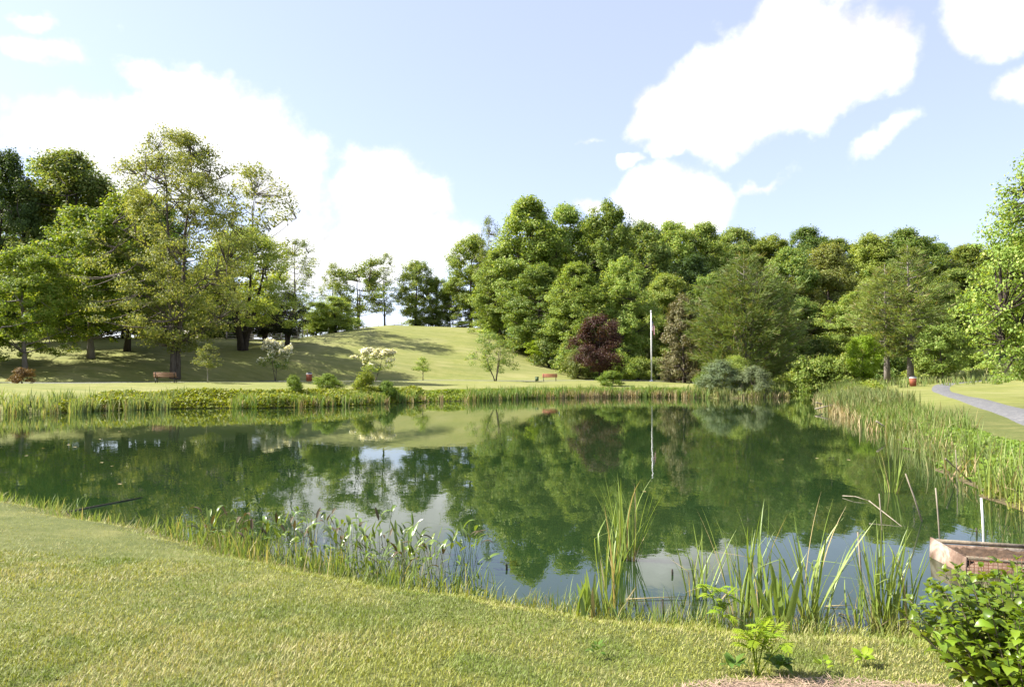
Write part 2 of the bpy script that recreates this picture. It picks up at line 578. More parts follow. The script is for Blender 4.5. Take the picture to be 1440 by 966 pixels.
def ground():
    a1 = np.radians(np.arange(-52, 52.01, .45))
    a2 = np.radians(np.arange(55, 305.1, 3.2))
    ang = np.concatenate([a1, a2])
    rad = 0.6 * 1.0205 ** np.arange(0, 436)
    A, R = np.meshgrid(ang, rad)
    X, Y = np.sin(A) * R, np.cos(A) * R
    d = sdf(X, Y)
    Z = H(X, Y)
    n = len(ang)
    V = np.stack([X, Y, Z], -1).reshape(-1, 3)
    i = np.arange(len(rad) - 1)[:, None] * n
    j = np.arange(n)[None, :]
    jn = (j + 1) % n
    Q = np.stack([i + jn, i + j, i + n + j, i + n + jn], -1).reshape(-1, 4)
    mb = MB()
    mb.add(V, Q)
    mb.add([(0, 0, h1(0, 0))], np.zeros((0, 4), int))
    c = mb.n - 1
    mb.f.append(np.array([[c, q, (q + 1) % n] for q in range(n)])[:, ::-1])
    me = mb.mesh('ground', True)
    # what grows or lies where: woodland floor, wet shore, rough grass
    col = np.zeros((len(V) + 1, 4), np.float32)
    x, y, dd = X.reshape(-1), Y.reshape(-1), d.reshape(-1)
    edge = np.interp(x, [-5, 3.5, 11.4, 16, 30, 60], [146, 118, 99, 97, 94, 88])
    col[:-1, 0] = ss(-2, 3, y - edge) * (x > -6) + 0
    col[:-1, 1] = 1 - ss(-.05, .22, dd)
    col[:-1, 2] = ss(30, 45, y)
    col[:, 3] = 1
    at_ = me.color_attributes.new('zone', 'FLOAT_COLOR', 'POINT')
    at_.data.foreach_set('color', col.reshape(-1))
    m, t, o = mat('lawn')
    vc = node(t, 'ShaderNodeVertexColor', layer_name='zone')
    sp = node(t, 'ShaderNodeSeparateColor')
    t.links.new(vc.outputs[0], sp.inputs[0])
    fine = noise(t, 9, 6, .7)
    mid = noise(t, .9, 5, .6)
    big = noise(t, .16, 4, .55)
    g = mixc(t, rng_map(t, fine, .25, .75), (.06, .075, .018), (.11, .12, .035))
    g = mixc(t, rng_map(t, mid, .45, .75, 0, .55), g, (.21, .195, .07))
    fl = mixc(t, rng_map(t, mid, .3, .7), (.145, .158, .036), (.192, .192, .06))
    fl = mixc(t, rng_map(t, big, .4, .68, 0, .75), fl, (.215, .208, .085))
    # mowing lines on the hill
    gp = node(t, 'ShaderNodeNewGeometry')
    mp = node(t, 'ShaderNodeMapping', Rotation=(0, 0, .35), Scale=(.08, .55, .0))
    t.links.new(gp.outputs['Position'], mp.inputs['Vector'])
    st = noise(t, 1.6, 4, .6, mp.outputs[0])
    fl = mixc(t, rng_map(t, st, .40, .60, 0, .65), fl, (.118, .138, .036))
    fl = mixc(t, rng_map(t, noise(t, 2.6, 5, .7), .52, .72, 0, .5), fl, (.225, .21, .09))
    c = mixc(t, sp.outputs['Blue'], g, fl)
    c = mixc(t, sp.outputs['Red'], c, mixc(t, rng_map(t, fine, .3, .7), (.035, .030, .015), (.05, .07, .02)))
    c = mixc(t, sp.outputs['Green'], c, mixc(t, rng_map(t, fine, .3, .7), (.06, .045, .025), (.11, .085, .05)))
    pb = node(t, 'ShaderNodeBsdfPrincipled', Roughness=.9)
    pb.inputs['Specular IOR Level'].default_value = .15
    t.links.new(c, pb.inputs['Base Color'])
    b = node(t, 'ShaderNodeBump', Strength=.6, Distance=.04)
    t.links.new(noise(t, 14, 6, .7), b.inputs['Height'])
    t.links.new(b.outputs[0], pb.inputs['Normal'])
    t.links.new(pb.outputs[0], o.inputs[0])
    tag(link('ground', me, m), 'mown green lawn and grassy hill around the pond', kind='structure')


ground()


def strip(name, pl, width, label, lift=.045):
    pl = np.array(pl, float)
    for _ in range(3):
        q = np.stack([.75 * pl[:-1] + .25 * pl[1:], .25 * pl[:-1] + .75 * pl[1:]], 1).reshape(-1, 2)
        pl = np.concatenate([pl[:1], q, pl[-1:]])
    t = unit(np.gradient(pl, axis=0))
    nrm = np.stack([-t[:, 1], t[:, 0]], -1)
    offs = np.linspace(-.5, .5, 5) * width
    P = pl[:, None, :] + nrm[:, None, :] * offs[None, :, None]
    Z = H(P[..., 0], P[..., 1]) + lift
    Z[:, 0] -= lift + .05
    Z[:, -1] -= lift + .05
    P[:, 0] -= nrm * .04
    P[:, -1] += nrm * .04
    V = np.concatenate([P, Z[..., None]], -1).reshape(-1, 3)
    i = np.arange(len(pl) - 1)[:, None] * 5
    j = np.arange(4)[None, :]
    mb = MB()
    mb.add(V, np.stack([i + j + 1, i + j, i + j + 5, i + j + 6], -1).reshape(-1, 4))
    return tag(link(name, mb.mesh(name, True), M['asphalt']), label, kind='structure')


strip('path', PATH_FAR, 2.0, 'grey asphalt footpath along the foot of the mown hill')
strip('path', PATH_RIGHT, 1.9, 'grey asphalt footpath bending round the right bank')


def water():
    x0, y0 = SH.min(0) - 2
    x1, y1 = SH.max(0) + 2
    mb = MB()
    xs, ys = np.linspace(x0, x1, 24), np.linspace(y0, y1, 28)
    X, Y = np.meshgrid(xs, ys)
    V = np.stack([X, Y, 0 * X], -1).reshape(-1, 3)
    i = np.arange(27)[:, None] * 24
    j = np.arange(23)[None, :]
    Q = np.stack([i + j, i + j + 1, i + j + 25, i + j + 24], -1).reshape(-1, 4)
    # keep the cells that touch the pond
    cx, cy = V[Q].mean(1)[:, 0], V[Q].mean(1)[:, 1]
    mb.add(V, Q[sdf(cx, cy) < 4.5])
    m, t, o = mat('pond_water')
    pb = node(t, 'ShaderNodeBsdfPrincipled', Roughness=.0, IOR=1.333)
    c = mixc(t, rng_map(t, noise(t, .12, 3, .5), .35, .65), (.009, .023, .007), (.015, .028, .009))
    t.links.new(c, pb.inputs['Base Color'])
    gp = node(t, 'ShaderNodeNewGeometry')
    mp = node(t, 'ShaderNodeMapping', Scale=(1, .6, 1))
    t.links.new(gp.outputs['Position'], mp.inputs['Vector'])
    b = node(t, 'ShaderNodeBump', Strength=1.0, Distance=.0016)
    t.links.new(noise(t, 3.2, 3, .5, mp.outputs[0], .4), b.inputs['Height'])
    t.links.new(b.outputs[0], pb.inputs['Normal'])
    t.links.new(pb.outputs[0], o.inputs[0])
    tag(link('pond_water', mb.mesh('pond_water'), m), 'still dark green pond water mirroring trees and sky', kind='structure')


water()


# ------------------------------------------------------------------ trees
def bez(a, b, c, n=5):
    t = np.linspace(0, 1, n)[:, None]
    return (1 - t) ** 2 * a + 2 * t * (1 - t) * b + t * t * c


PROF = {
    'egg': lambda t: np.sin(np.clip(t, 0, 1) ** .8 * math.pi) ** .55,
    'round': lambda t: np.sqrt(np.clip(1 - (2 * t - 1) ** 2, 0, 1)),
    'skirt': lambda t: (1 - t ** 2.6) ** .6 * (.72 + .28 * ss(0, .3, t)),
    'dome': lambda t: (1 - t ** 2.2) ** .55,
    'vase': lambda t: np.sin(np.clip(.12 + .85 * t, 0, 1) * math.pi * .8 + .2) ** .7,
    'cone': lambda t: (1 - t) ** .8,
}


def make_tree(name, seed, h, base, R, prof='egg', limbs=12, clumps=160, cr=1.0, per=140, leaf=.33, tr=.35, stems=1, spread=.12,
              inner=.35, flat=.85, bow=.15, lump=.25, side=5, trunk_top=.86, upn=.2, asp=.62, shell=.5, twigs=True, lobes=0):
    rng = np.random.default_rng(seed)
    f = PROF[prof]
    wood, crown = MB(), MB()
    sk_p, sk_r = [], []
    stem_pts = []
    for q in range(stems):
        az = q * 2 * math.pi / stems + rng.uniform(0, 1)
        off = (spread * R * 3 if stems > 1 else spread * R)
        n = 9
        t = np.linspace(0, 1, n)
        top = h * trunk_top * (1 if q == 0 else rng.uniform(.72, .95))
        pts = np.stack([np.cos(az) * off * t ** .8 + rng.normal(0, .02 * h * .3, n) * t, np.sin(az) * off * t ** .8 + rng.normal(0, .02 * h * .3, n) * t, top * t], -1)
        pts[0] = (np.cos(az) * tr * .5 * (stems > 1), np.sin(az) * tr * .5 * (stems > 1), -.25)
        r = tr * (1 if stems == 1 else .72) * ((1 - t) ** .8 * .93 + .07)
        r[0] *= 1.35
        wood.tube(pts, r, 8 if tr > .15 else 6)
        stem_pts.append((pts, r))
        sk_p.append(pts[2:])
        sk_r.append(r[2:])
    lumps = rng.normal(size=(7, 4))

    def env(az, t):
        k = sum(np.sin(az * (i % 3 + 1) + t * (3 + i) + l[0] * 3) * l[1] for i, l in enumerate(lumps)) / 3
        return R * f(t) * (1 + lump * np.clip(k, -1.2, 1.2))
    for q in range(limbs):
        pts, r = stem_pts[q % stems]
        s = rng.uniform(max(.12, base * .85), .9) if q > 1 else max(.15, base * .9)
        k = s * (len(pts) - 1)
        i = int(k)
        a = pts[i] + (pts[min(i + 1, len(pts) - 1)] - pts[i]) * (k - i)
        az = q * 2.4 + rng.uniform(-.4, .4)
        t = np.clip((a[2] / h - base) / (1 - base) + rng.uniform(.08, .28), .05, .97)
        e = env(az, t) * rng.uniform(.65, .88)
        c = np.array((math.cos(az) * e, math.sin(az) * e, h * (base + (1 - base) * t)))
        m = (a + c) / 2 + np.array((0, 0, -bow * np.linalg.norm(c - a) * .5))
        p = bez(a, m, c, 6)
        rr = r[i] * .42 * (np.linspace(1, .12, 6))
        wood.tube(p, rr, side, False)
        sk_p.append(p[1:])
        sk_r.append(rr[1:])
    SP = np.concatenate(sk_p)
    C, CR = [], []
    LB = []
    for q in range(lobes):
        t = (q + .5) / lobes * .92 + rng.uniform(-.04, .04)
        az = q * 2.4 + rng.uniform(-.5, .5)
        lr = R * rng.uniform(.34, .56) * (1.1 - .45 * t)
        e = max(0, R * f(np.array(max(t, .02))) * rng.uniform(.82, 1.12) - lr)
        LB.append((np.array((math.cos(az) * e, math.sin(az) * e, h * (base + (1 - base) * t))), lr, rng.uniform(.9, 1.45)))
    for q in range(clumps):
        if lobes and q % 10 < 8:
            c0, lr, st = LB[rng.integers(0, lobes)]
            d = unit(rng.normal(size=3))
            if d[2] < -.3:
                d[2] *= -.5
            p = c0 + d * lr * rng.uniform(.55, 1.08) * np.array((1, 1, st))
            c_r = cr * rng.uniform(.45, 1.2)
            p[2] = np.clip(p[2], h * base * .7, h - c_r * .3)
            C.append(p)
            CR.append(c_r)
            continue
        t = rng.uniform(0, 1) ** .9
        az = rng.uniform(0, 2 * math.pi)
        u = (inner + (1 - inner) * rng.uniform(0, 1) ** shell) * rng.uniform(.9, 1.12)
        e = env(az, t) * u
        p = np.array((math.cos(az) * e, math.sin(az) * e, h * (base + (1 - base) * t)))
        c_r = cr * rng.uniform(.5, 1.5)
        p[2] = min(p[2], h - c_r * .4)
        C.append(p)
        CR.append(c_r)
        if twigs:
            dd = np.linalg.norm(SP - p, axis=1) + .6 * np.maximum(0, SP[:, 2] - p[2])
            a = SP[dd.argmin()]
            m = (a + p) / 2 + np.array((0, 0, -.12 * np.linalg.norm(p - a)))
            w0 = min(.05, tr * .16)
            wood.tube(bez(a, m, p, 4), np.array((1, .7, .45, .2)) * w0 * (1 + .35 * np.linalg.norm(p - a) / max(1, R * .3)), 4, False)
    C, CR = np.array(C), np.array(CR)
    cnt = np.maximum(6, (per * (CR / cr) ** 2)).astype(int)
    idx = np.repeat(np.arange(len(C)), cnt)
    n = len(idx)
    out_ = unit((C[idx] - np.array((0, 0, h * (base + .3 * (1 - base))))) * np.array((1, 1, .6)))
    dr = unit(rng.normal(size=(n, 3)))
    g_ = dr * (rng.uniform(0, 1, n) ** .42 * (1 + .16 * rng.normal(size=n)))[:, None]
    g_[:, 2] = np.where(g_[:, 2] < -.4, -.4 + .3 * (g_[:, 2] + .4), g_[:, 2])
    g_ += out_ * (g_ * out_).sum(1)[:, None] * .35
    P = C[idx] + g_ * CR[idx][:, None] * np.array((1, 1, flat)) * .95
    N = unit(.45 * dr + .5 * out_ + np.array((0, 0, upn)) + .5 * rng.normal(size=(n, 3)))
    leaf_quads(crown, P, N, leaf * rng.uniform(.6, 1.3, n), asp, rng)
    return dict(name=name, h=h, R=R, wood=wood.mesh(name + '_trunk', True), crown=crown.mesh(name + '_crown'))


def make_pine(name, seed, h, base, R, prof, step=.75, leaf=.5, tr=.3, rise=.15, tips=12, per=11, stems=1, droop=0.0, width=.13):
    rng = np.random.default_rng(seed)
    wood, crown = MB(), MB()
    Pts, Dirs = [], []
    for q in range(stems):
        az0 = q * 2.3 + .4
        off = 0 if q == 0 else R * .22
        top = h * (1 if q == 0 else rng.uniform(.75, .9))
        tt = np.linspace(0, 1, 8)
        tp = np.stack([math.cos(az0) * off * tt, math.sin(az0) * off * tt, top * tt - .2 * (tt == 0)], -1)
        wood.tube(tp, tr * (1 - .93 * tt), 8)
        z = base * h
        while z < top * .985:
            t = (z - base * h) / (top - base * h)
            nb = rng.integers(4, 7)
            a0 = rng.uniform(0, 6.28)
            for b in range(nb):
                az = a0 + b * 6.283 / nb + rng.uniform(-.3, .3)
                L = max(.35, R * prof(t) * rng.uniform(.62, 1.12))
                s = np.array((math.cos(az0) * off * z / top, math.sin(az0) * off * z / top, z + rng.uniform(-.2, .2)))
                e = s + np.array((math.cos(az) * L, math.sin(az) * L, L * (rise + .35 * t) - droop * L))
                m = (s + e) / 2 + np.array((0, 0, -.10 * L))
                p = bez(s, m, e, 6)
                wood.tube(p, np.linspace(.07, .012, 6) * (.5 + .1 * L), 4, False)
                nt = max(3, int(tips * L / R * 1.3))
                for k in range(nt):
                    u = rng.uniform(.3, 1.03)
                    c = s + (e - s) * u
                    lat = rng.normal(0, .24 * L * (1.15 - u) + .12)
                    c = c + np.array((-math.sin(az) * lat, math.cos(az) * lat, -.10 * L * 4 * u * (1 - min(u, 1)) * .5 + .1 * rng.normal()))
                    Pts.append(c)
                    Dirs.append((math.cos(az + lat / L * .8), math.sin(az + lat / L * .8), .45))
            z += step * rng.uniform(.8, 1.2)
    C, D = np.array(Pts), np.array(Dirs)
    idx = np.repeat(np.arange(len(C)), per)
    n = len(idx)
    d = unit(D[idx] + .55 * rng.normal(size=(n, 3)))
    s = leaf * rng.uniform(.6, 1.2, n)
    side = unit(np.cross(d, rng.normal(size=(n, 3))))
    B = C[idx] + rng.normal(0, leaf * .3, (n, 3)) * np.array((1, 1, .45))
    w = (width * s)[:, None]
    V = np.stack([B - side * w * .5, B + side * w * .5, B + d * s[:, None] + side * w * .2, B + d * s[:, None] - side * w * .2], 1)
    crown.add(V.reshape(-1, 3), np.arange(n * 4).reshape(n, 4))
    return dict(name=name, h=h, R=R, wood=wood.mesh(name + '_trunk', True), crown=crown.mesh(name + '_crown'))


def place(p, px, D, py, wpx, label, leafm, barkm='bark', cat='tree', name=None, group=None, rz=None, crown='crown', trunk='trunk', x=None, zoff=0):
    """stand a tree of prototype p on the ground; top at photograph row py, crown wpx pixels wide"""
    gx, gy, gz = at(px, D)
    if x is not None:
        gx, gz = x, h1(x, D)
    hz = ztop(py, D) - gz
    t = thing(name or p['name'], label, cat, (gx, gy, gz + zoff), RNG.uniform(0, 6.28) if rz is None else rz, group)
    sx = wpx / F * D / (2 * p['R'])
    t.scale = (sx, sx, hz / p['h'])
    link(trunk, p['wood'], M[barkm], t)
    link(crown, p['crown'], M[leafm], t)
    return t


BIG = [make_tree('broadleaf_tree', 21 + i, 26, .1, 7.5, pf, 16, 720, 1.05, 94, .375, .42, bow=.1, lump=.3, inner=.4, lobes=(17, 13, 22, 15)[i]) for i, pf in enumerate(('skirt', 'egg', 'skirt', 'egg'))]
MEDIUM = [make_tree('broadleaf_tree', 31 + i, 15, .12, 5.5, pf, 14, 400, .85, 80, .31, .3, inner=.4, lobes=12) for i, pf in enumerate(('egg', 'dome', 'round'))]
MAPLE = make_tree('maple_tree', 41, 15, .13, 6.5, 'dome', 16, 460, .85, 130, .25, .28, inner=.3, flat=.65, lobes=14)
SPARSE = make_tree('slender_tree', 43, 20, .22, 4.6, 'egg', 18, 150, .75, 42, .27, .26, inner=.25, lump=.35)
BUSH = [make_tree('bush', 51 + i, 3.0, .02, 2.0, 'dome', 8, 70, .5, 90, .2, .07, stems=4, inner=.3) for i in range(2)]

# --- left grove
SYC = make_tree('sycamore_tree', 61, 25, .12, 8.0, 'egg', 24, 520, .9, 105, .22, .42, stems=2, spread=.06, inner=.2, lump=.42, bow=-.05, flat=.6, side=6, trunk_top=.95)
place(SYC, 247, 75, 187, 205, 'tall open sycamore with thick pale twin trunk behind the left bench', 'pale', 'bark', name='sycamore_tree', rz=.6)
place(BIG[1], 92, 96, 218, 165, 'tall rounded mid-green tree rising above the left grove', 'wood_c', 'bark_dark')
place(BIG[3], 0, 92, 216, 110, 'dark green tree cut by the left edge of the view', 'dark', 'bark_dark')
place(MAPLE, 128, 80, 300, 200, 'bright-leaved maple on a slim trunk left of the sycamore', 'maple', 'bark_grey')
place(MAPLE, 36, 72, 352, 150, 'spreading maple on a slender grey trunk behind the reddish shrub', 'maple', 'bark_grey', rz=2.2)
place(MEDIUM[1], 178, 86, 268, 150, 'leafy maple on a short brown trunk just left of the sycamore trunk', 'maple', 'bark_dark')
CHERRY = make_tree('spreading_tree', 67, 14, .2, 6.2, 'dome', 18, 260, .8, 190, .2, .42, stems=4, spread=.13, inner=.35, flat=.8)
place(CHERRY, 341, 94, 326, 150, 'dense round olive-green tree with dark forked trunks on the slope', 'wood_b', 'bark_dark', rz=1.1)
place(SPARSE, 350, 112, 238, 130, 'thinly leaved tree with grey twigs behind the round forked tree', 'pale', 'bark_grey')
place(SPARSE, 415, 118, 338, 75, 'thin twiggy tree standing behind the dark juniper', 'wood_a', 'bark_grey', rz=2)
JUN = make_tree('juniper_tree', 69, 9, .2, 2.9, 'egg', 14, 170, .5, 130, .17, .3, stems=3, spread=.1, inner=.3)
place(JUN, 404, 101, 412, 55, 'dark brownish juniper beside the forked tree on the slope', 'juniper', 'bark_dark')
place(JUN, 372, 103, 420, 50, 'dark juniper half hidden behind the forked tree', 'juniper', 'bark_dark', rz=2)
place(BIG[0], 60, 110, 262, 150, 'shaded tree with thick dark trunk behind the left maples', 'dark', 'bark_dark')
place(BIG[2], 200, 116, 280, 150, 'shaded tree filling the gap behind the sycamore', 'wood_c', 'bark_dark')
for i, (x, D, py) in enumerate(((-66, 104, 220), (-55, 61, 392), (-64, 66, 375), (-60, 74, 375), (-72, 60, 350), (-74, 74, 340), (-88, 80, 300))):  # added trees past the left edge, placed and sized to shade the slope
    place(BIG[1] if i == 0 else MEDIUM[i % 3], 0, D, py, 170, 'tree added beyond the left edge of the view to shade the grove slope', 'wood_c', 'bark_dark', group='shade trees added left of the view', x=x)
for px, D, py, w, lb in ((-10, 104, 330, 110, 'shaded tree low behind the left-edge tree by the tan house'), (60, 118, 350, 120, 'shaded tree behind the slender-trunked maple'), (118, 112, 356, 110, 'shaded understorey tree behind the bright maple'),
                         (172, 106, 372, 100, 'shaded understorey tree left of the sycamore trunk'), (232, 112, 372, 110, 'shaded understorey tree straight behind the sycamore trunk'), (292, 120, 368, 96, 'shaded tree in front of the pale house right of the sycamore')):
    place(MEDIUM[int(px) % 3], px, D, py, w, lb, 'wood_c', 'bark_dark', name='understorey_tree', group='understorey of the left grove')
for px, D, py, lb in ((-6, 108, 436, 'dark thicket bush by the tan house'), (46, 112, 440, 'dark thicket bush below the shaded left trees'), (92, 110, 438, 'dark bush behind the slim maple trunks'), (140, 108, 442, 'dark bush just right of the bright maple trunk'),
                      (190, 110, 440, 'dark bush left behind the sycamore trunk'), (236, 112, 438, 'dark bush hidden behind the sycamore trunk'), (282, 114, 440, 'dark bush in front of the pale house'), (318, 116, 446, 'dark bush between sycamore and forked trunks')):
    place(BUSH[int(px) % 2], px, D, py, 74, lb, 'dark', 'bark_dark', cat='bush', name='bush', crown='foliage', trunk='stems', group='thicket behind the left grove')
# --- trees along the hill top
place(MEDIUM[2], 444, 122, 424, 46, 'round green bush tree at the hill edge right of the juniper', 'wood_b', 'bark_dark')
place(MEDIUM[1], 472, 124, 418, 62, 'low spreading green tree by the rail fence on the hill', 'wood_a', 'bark_dark')
OPEN = make_tree('open_crowned_tree', 71, 16, .3, 4.8, 'vase', 14, 85, .95, 130, .32, .28, stems=2, spread=.14, inner=.3, lump=.4)
place(OPEN, 504, 148, 364, 76, 'open-crowned dark green tree on the hill top with sky between its limbs', 'wood_c', 'bark_dark')
place(SPARSE, 466, 142, 372, 46, 'small thin-leaved tree at the left end of the hilltop row', 'wood_a', 'bark_dark', rz=1)
place(SPARSE, 541, 150, 357, 50, 'slender upright tree with a bare trunk alone on the hill top', 'pale', 'bark_dark', rz=3)
place(MEDIUM[0], 584, 152, 368, 62, 'dense oval dark green tree on the hill top', 'wood_c', 'bark_dark')
place(MEDIUM[2], 612, 154, 390, 46, 'small round tree between the oval tree and the wood', 'wood_a', 'bark_dark')
place(MEDIUM[1], 633, 158, 400, 40, 'low dark tree filling the gap at the left end of the wood', 'dark', 'bark_dark')

# --- the wood
place(BIG[2], 662, 150, 330, 84, 'rounded tree at the left end of the wood', 'wood_b')
place(SPARSE, 686, 138, 308, 46, 'thin tree with a straight pale trunk at the left of the wood', 'pale', 'bark_pale', rz=.4)
W = [  # proto, px, D, top row, width, material, label
    (0, 742, 128, 283, 118, 'wood_b', 'tallest broad tree of the wood above the hill shoulder'),
    (1, 796, 132, 292, 100, 'wood_a', 'broad tree second from the tallest at the top of the wood'),
    (2, 852, 126, 286, 92, 'wood_b', 'tall light-green tree with a pointed top right of the tallest pair'),
    (0, 704, 126, 352, 80, 'wood_b', 'leafy tree whose boughs reach the mown hill at the wood corner'),
    (2, 756, 114, 372, 92, 'wood_a', 'lower tree at the wood edge above the small hillside sapling'),
    (0, 812, 107, 372, 92, 'wood_b', 'lower tree at the wood edge behind the purple plum'),
    (2, 880, 106, 362, 84, 'wood_a', 'tree at the wood edge just left of the flagpole'),
    (1, 906, 135, 316, 90, 'wood_c', 'dark rounded crown behind the flagpole top'),
    (3, 948, 150, 314, 88, 'wood_a', 'rounded crown on the skyline above the flagpole'),
    (0, 990, 152, 317, 86, 'wood_a', 'skyline crown left of the wide pine top'),
    (1, 1036, 160, 323, 88, 'wood_c', 'skyline crown directly above the wide pine'),
    (2, 1082, 158, 332, 92, 'wood_b', 'skyline crown right of the wide pine top'),
    (3, 1138, 160, 322, 86, 'wood_c', 'dark rounded skyline crown between the pines'),
    (0, 1166, 124, 346, 104, 'pale', 'pale green crown at the front of the wood between the pines'),
    (1, 1112, 122, 352, 84, 'wood_c', 'dark-hollowed tree right of the wide pine'),
    (2, 1228, 142, 330, 90, 'wood_b', 'tall crown on the skyline behind the twin pines'),
    (3, 1278, 140, 324, 96, 'wood_a', 'tallest crown on the skyline over the twin pines'),
    (1, 1322, 148, 344, 84, 'wood_c', 'dark crown right of the twin pines'),
    (0, 1362, 140, 346, 90, 'wood_a', 'crown next to the big maple at the right edge'),
    (3, 1328, 108, 404, 84, 'wood_c', 'lower dark tree behind the small tree by the bend of the path'),
    (1, 938, 116, 388, 84, 'wood_a', 'lower tree right of the flagpole behind the brownish cedar'),
    (2, 1008, 118, 384, 92, 'wood_c', 'lower tree close behind the left half of the wide pine'),
    (0, 1076, 112, 400, 84, 'wood_a', 'lower tree close behind the right half of the wide pine'),
    (3, 1210, 112, 412, 92, 'wood_a', 'lower tree left of the twin pines'),
]
for k, px, D, py, w, m_, lb in W:
    place(BIG[k], px, D, py, w * 1.12, lb, m_, 'bark_dark')
for i, (px, D, py) in enumerate(((770, 150, 318), (830, 155, 314), (880, 160, 322), (925, 175, 330), (1012, 178, 335), (1060, 185, 338), (1180, 178, 338), (1250, 170, 342),
                                 (1300, 175, 346), (1395, 165, 352), (700, 158, 360), (1150, 140, 372), (1350, 120, 380), (860, 118, 402), (975, 130, 362), (1400, 126, 372))):
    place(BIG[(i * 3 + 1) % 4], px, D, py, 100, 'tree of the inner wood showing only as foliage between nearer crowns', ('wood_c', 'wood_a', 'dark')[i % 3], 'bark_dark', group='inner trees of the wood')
for i, (px, D, py) in enumerate(((1450, 130, 330), (1520, 120, 320), (1600, 110, 300), (1500, 90, 300), (1590, 80, 280))):
    place(BIG[i % 4], px, D, py, 120, 'tree of the wood beyond the right edge of the view', 'wood_a', 'bark_dark', group='trees right of the view')

# undergrowth at the edge of the wood
UND = [(350, 118, 448, 60, 'wood_c', 'dark bush behind the forked trunks on the slope'), (388, 120, 452, 50, 'wood_c', 'dark bush behind the junipers'), (442, 124, 446, 44, 'wood_a', 'bush below the round bush tree by the rail fence'),
       (470, 127, 444, 50, 'wood_c', 'dark bush beside the low spreading hill tree'), (496, 134, 448, 36, 'wood_a', 'small bush at the foot of the open-crowned tree'), (600, 156, 446, 60, 'wood_c', 'dark bush between the oval tree and the wood end'),
       (708, 128, 440, 56, 'wood_a', 'bush under the wood corner beside the pale trunk'), (738, 120, 452, 54, 'wood_c', 'dark bush under the tallest tree of the wood'), (722, 118, 478, 46, 'wood_b', 'bush at the wood corner on top of the mown slope'), (772, 108, 478, 50, 'wood_c', 'dark bush at the wood edge above the hillside sapling'),
       (800, 103, 486, 44, 'wood_a', 'bush at the wood edge left of the purple plum'), (812, 99, 494, 36, 'pale', 'pale bush touching the purple plum'),
       (870, 96, 500, 44, 'wood_b', 'bush between the purple plum and the flagpole'), (898, 98, 505, 40, 'wood_b', 'low bush in shade behind the flagpole'),
       (926, 99, 505, 40, 'pale', 'pale bush right of the flagpole foot'), (845, 99, 508, 40, 'wood_c', 'dark bush behind the plum trunk'),
       (1130, 100, 505, 56, 'wood_a', 'bush at the head of the inlet right of the wide pine'), (1165, 98, 505, 56, 'wood_b', 'bush under the dark hollow between the pines'),
       (1195, 96, 500, 50, 'wood_a', 'bush left of the yellow-green little tree'), (1300, 96, 505, 50, 'wood_a', 'bush behind the trunks of the twin pines'),
       (1365, 92, 500, 60, 'wood_b', 'bush under the boughs of the right maple'), (690, 138, 448, 44, 'wood_a', 'bush under the thin pale-trunked tree'),
       (652, 148, 452, 34, 'wood_c', 'dark bush on the hill top at the wood end'), (1090, 90, 510, 40, 'wood_b', 'bush at the right foot of the wide pine'),
       (1150, 112, 480, 60, 'wood_c', 'dark thicket in the hollow between the pines'), (1250, 102, 495, 56, 'wood_c', 'dark thicket behind the left twin pine')]
for i, (px, D, py, w, m_, lb) in enumerate(UND):
    place(BUSH[i % 2], px, D, py, w, lb, m_, 'bark_dark', cat='bush', name='bush', crown='foliage', trunk='stems', group='bushes along the wood edge')

# --- pines and the rest of the far shore
PINE_W = make_pine('pine_tree', 81, 16, .03, 7.6, lambda t: (1 - t ** 1.5) ** .75 * (.75 + .25 * ss(0, .35, t)), .85, .72, .42, .38, 17, 11, 3, width=.11)
place(PINE_W, 1048, 82, 360, 188, 'very wide olive-green pine with upswept boughs on the far shore', 'pine', 'bark_grey', rz=.3)
PINE_T = make_pine('pine_tree', 83, 16, .24, 5.0, lambda t: (1 - t ** 1.6) ** .8 * (.6 + .4 * ss(0, .3, t)), .7, .62, .36, .12, 13, 10, 1, width=.12)
place(PINE_T, 1247, 86, 372, 125, 'left of the twin bare-trunked pines by the path bend', 'pine', 'bark_grey', rz=1)
place(PINE_T, 1280, 84, 345, 135, 'right of the twin bare-trunked pines by the path bend', 'pine', 'bark_grey', rz=3.4)
CEDAR = make_tree('cedar_tree', 87, 8, .05, 2.6, 'dome', 12, 150, .5, 110, .2, .2, inner=.3)
place(CEDAR, 962, 88, 418, 64, 'brownish drooping cedar between flagpole and wide pine', 'brown', 'bark', rz=1)
place(CEDAR, 948, 92, 498, 40, 'low brown dead-looking shrub right of the flagpole', 'brown', 'bark', cat='shrub', name='shrub', crown='foliage', trunk='stems')
WIL = make_tree('willow_shrub', 89, 3.4, .0, 2.0, 'dome', 10, 120, .42, 120, .16, .06, stems=5, inner=.3, asp=.35)
place(WIL, 1012, 72, 508, 58, 'grey-green willow shrub left at the foot of the wide pine', 'willow', 'twig', cat='shrub', name='willow_shrub', crown='foliage', trunk='stems')
place(WIL, 1061, 70.5, 516, 48, 'silvery willow shrub right at the foot of the wide pine', 'willow', 'twig', cat='shrub', name='willow_shrub', crown='foliage', trunk='stems', rz=2)
place(WIL, 1035, 74, 502, 50, 'taller green willow shrub between the two grey ones', 'wood_b', 'twig', cat='shrub', name='willow_shrub', crown='foliage', trunk='stems', rz=4)
PLUM = make_tree('plum_tree', 91, 6.6, .16, 2.7, 'round', 12, 130, .55, 150, .17, .12, inner=.35)
place(PLUM, 843, 89.5, 445, 66, 'purple-leaved plum tree standing on the lawn before the wood', 'plum', 'bark_dark', name='plum_tree')
SMALL = make_tree('small_tree', 93, 6, .18, 2.6, 'round', 14, 120, .5, 110, .18, .09, inner=.3)
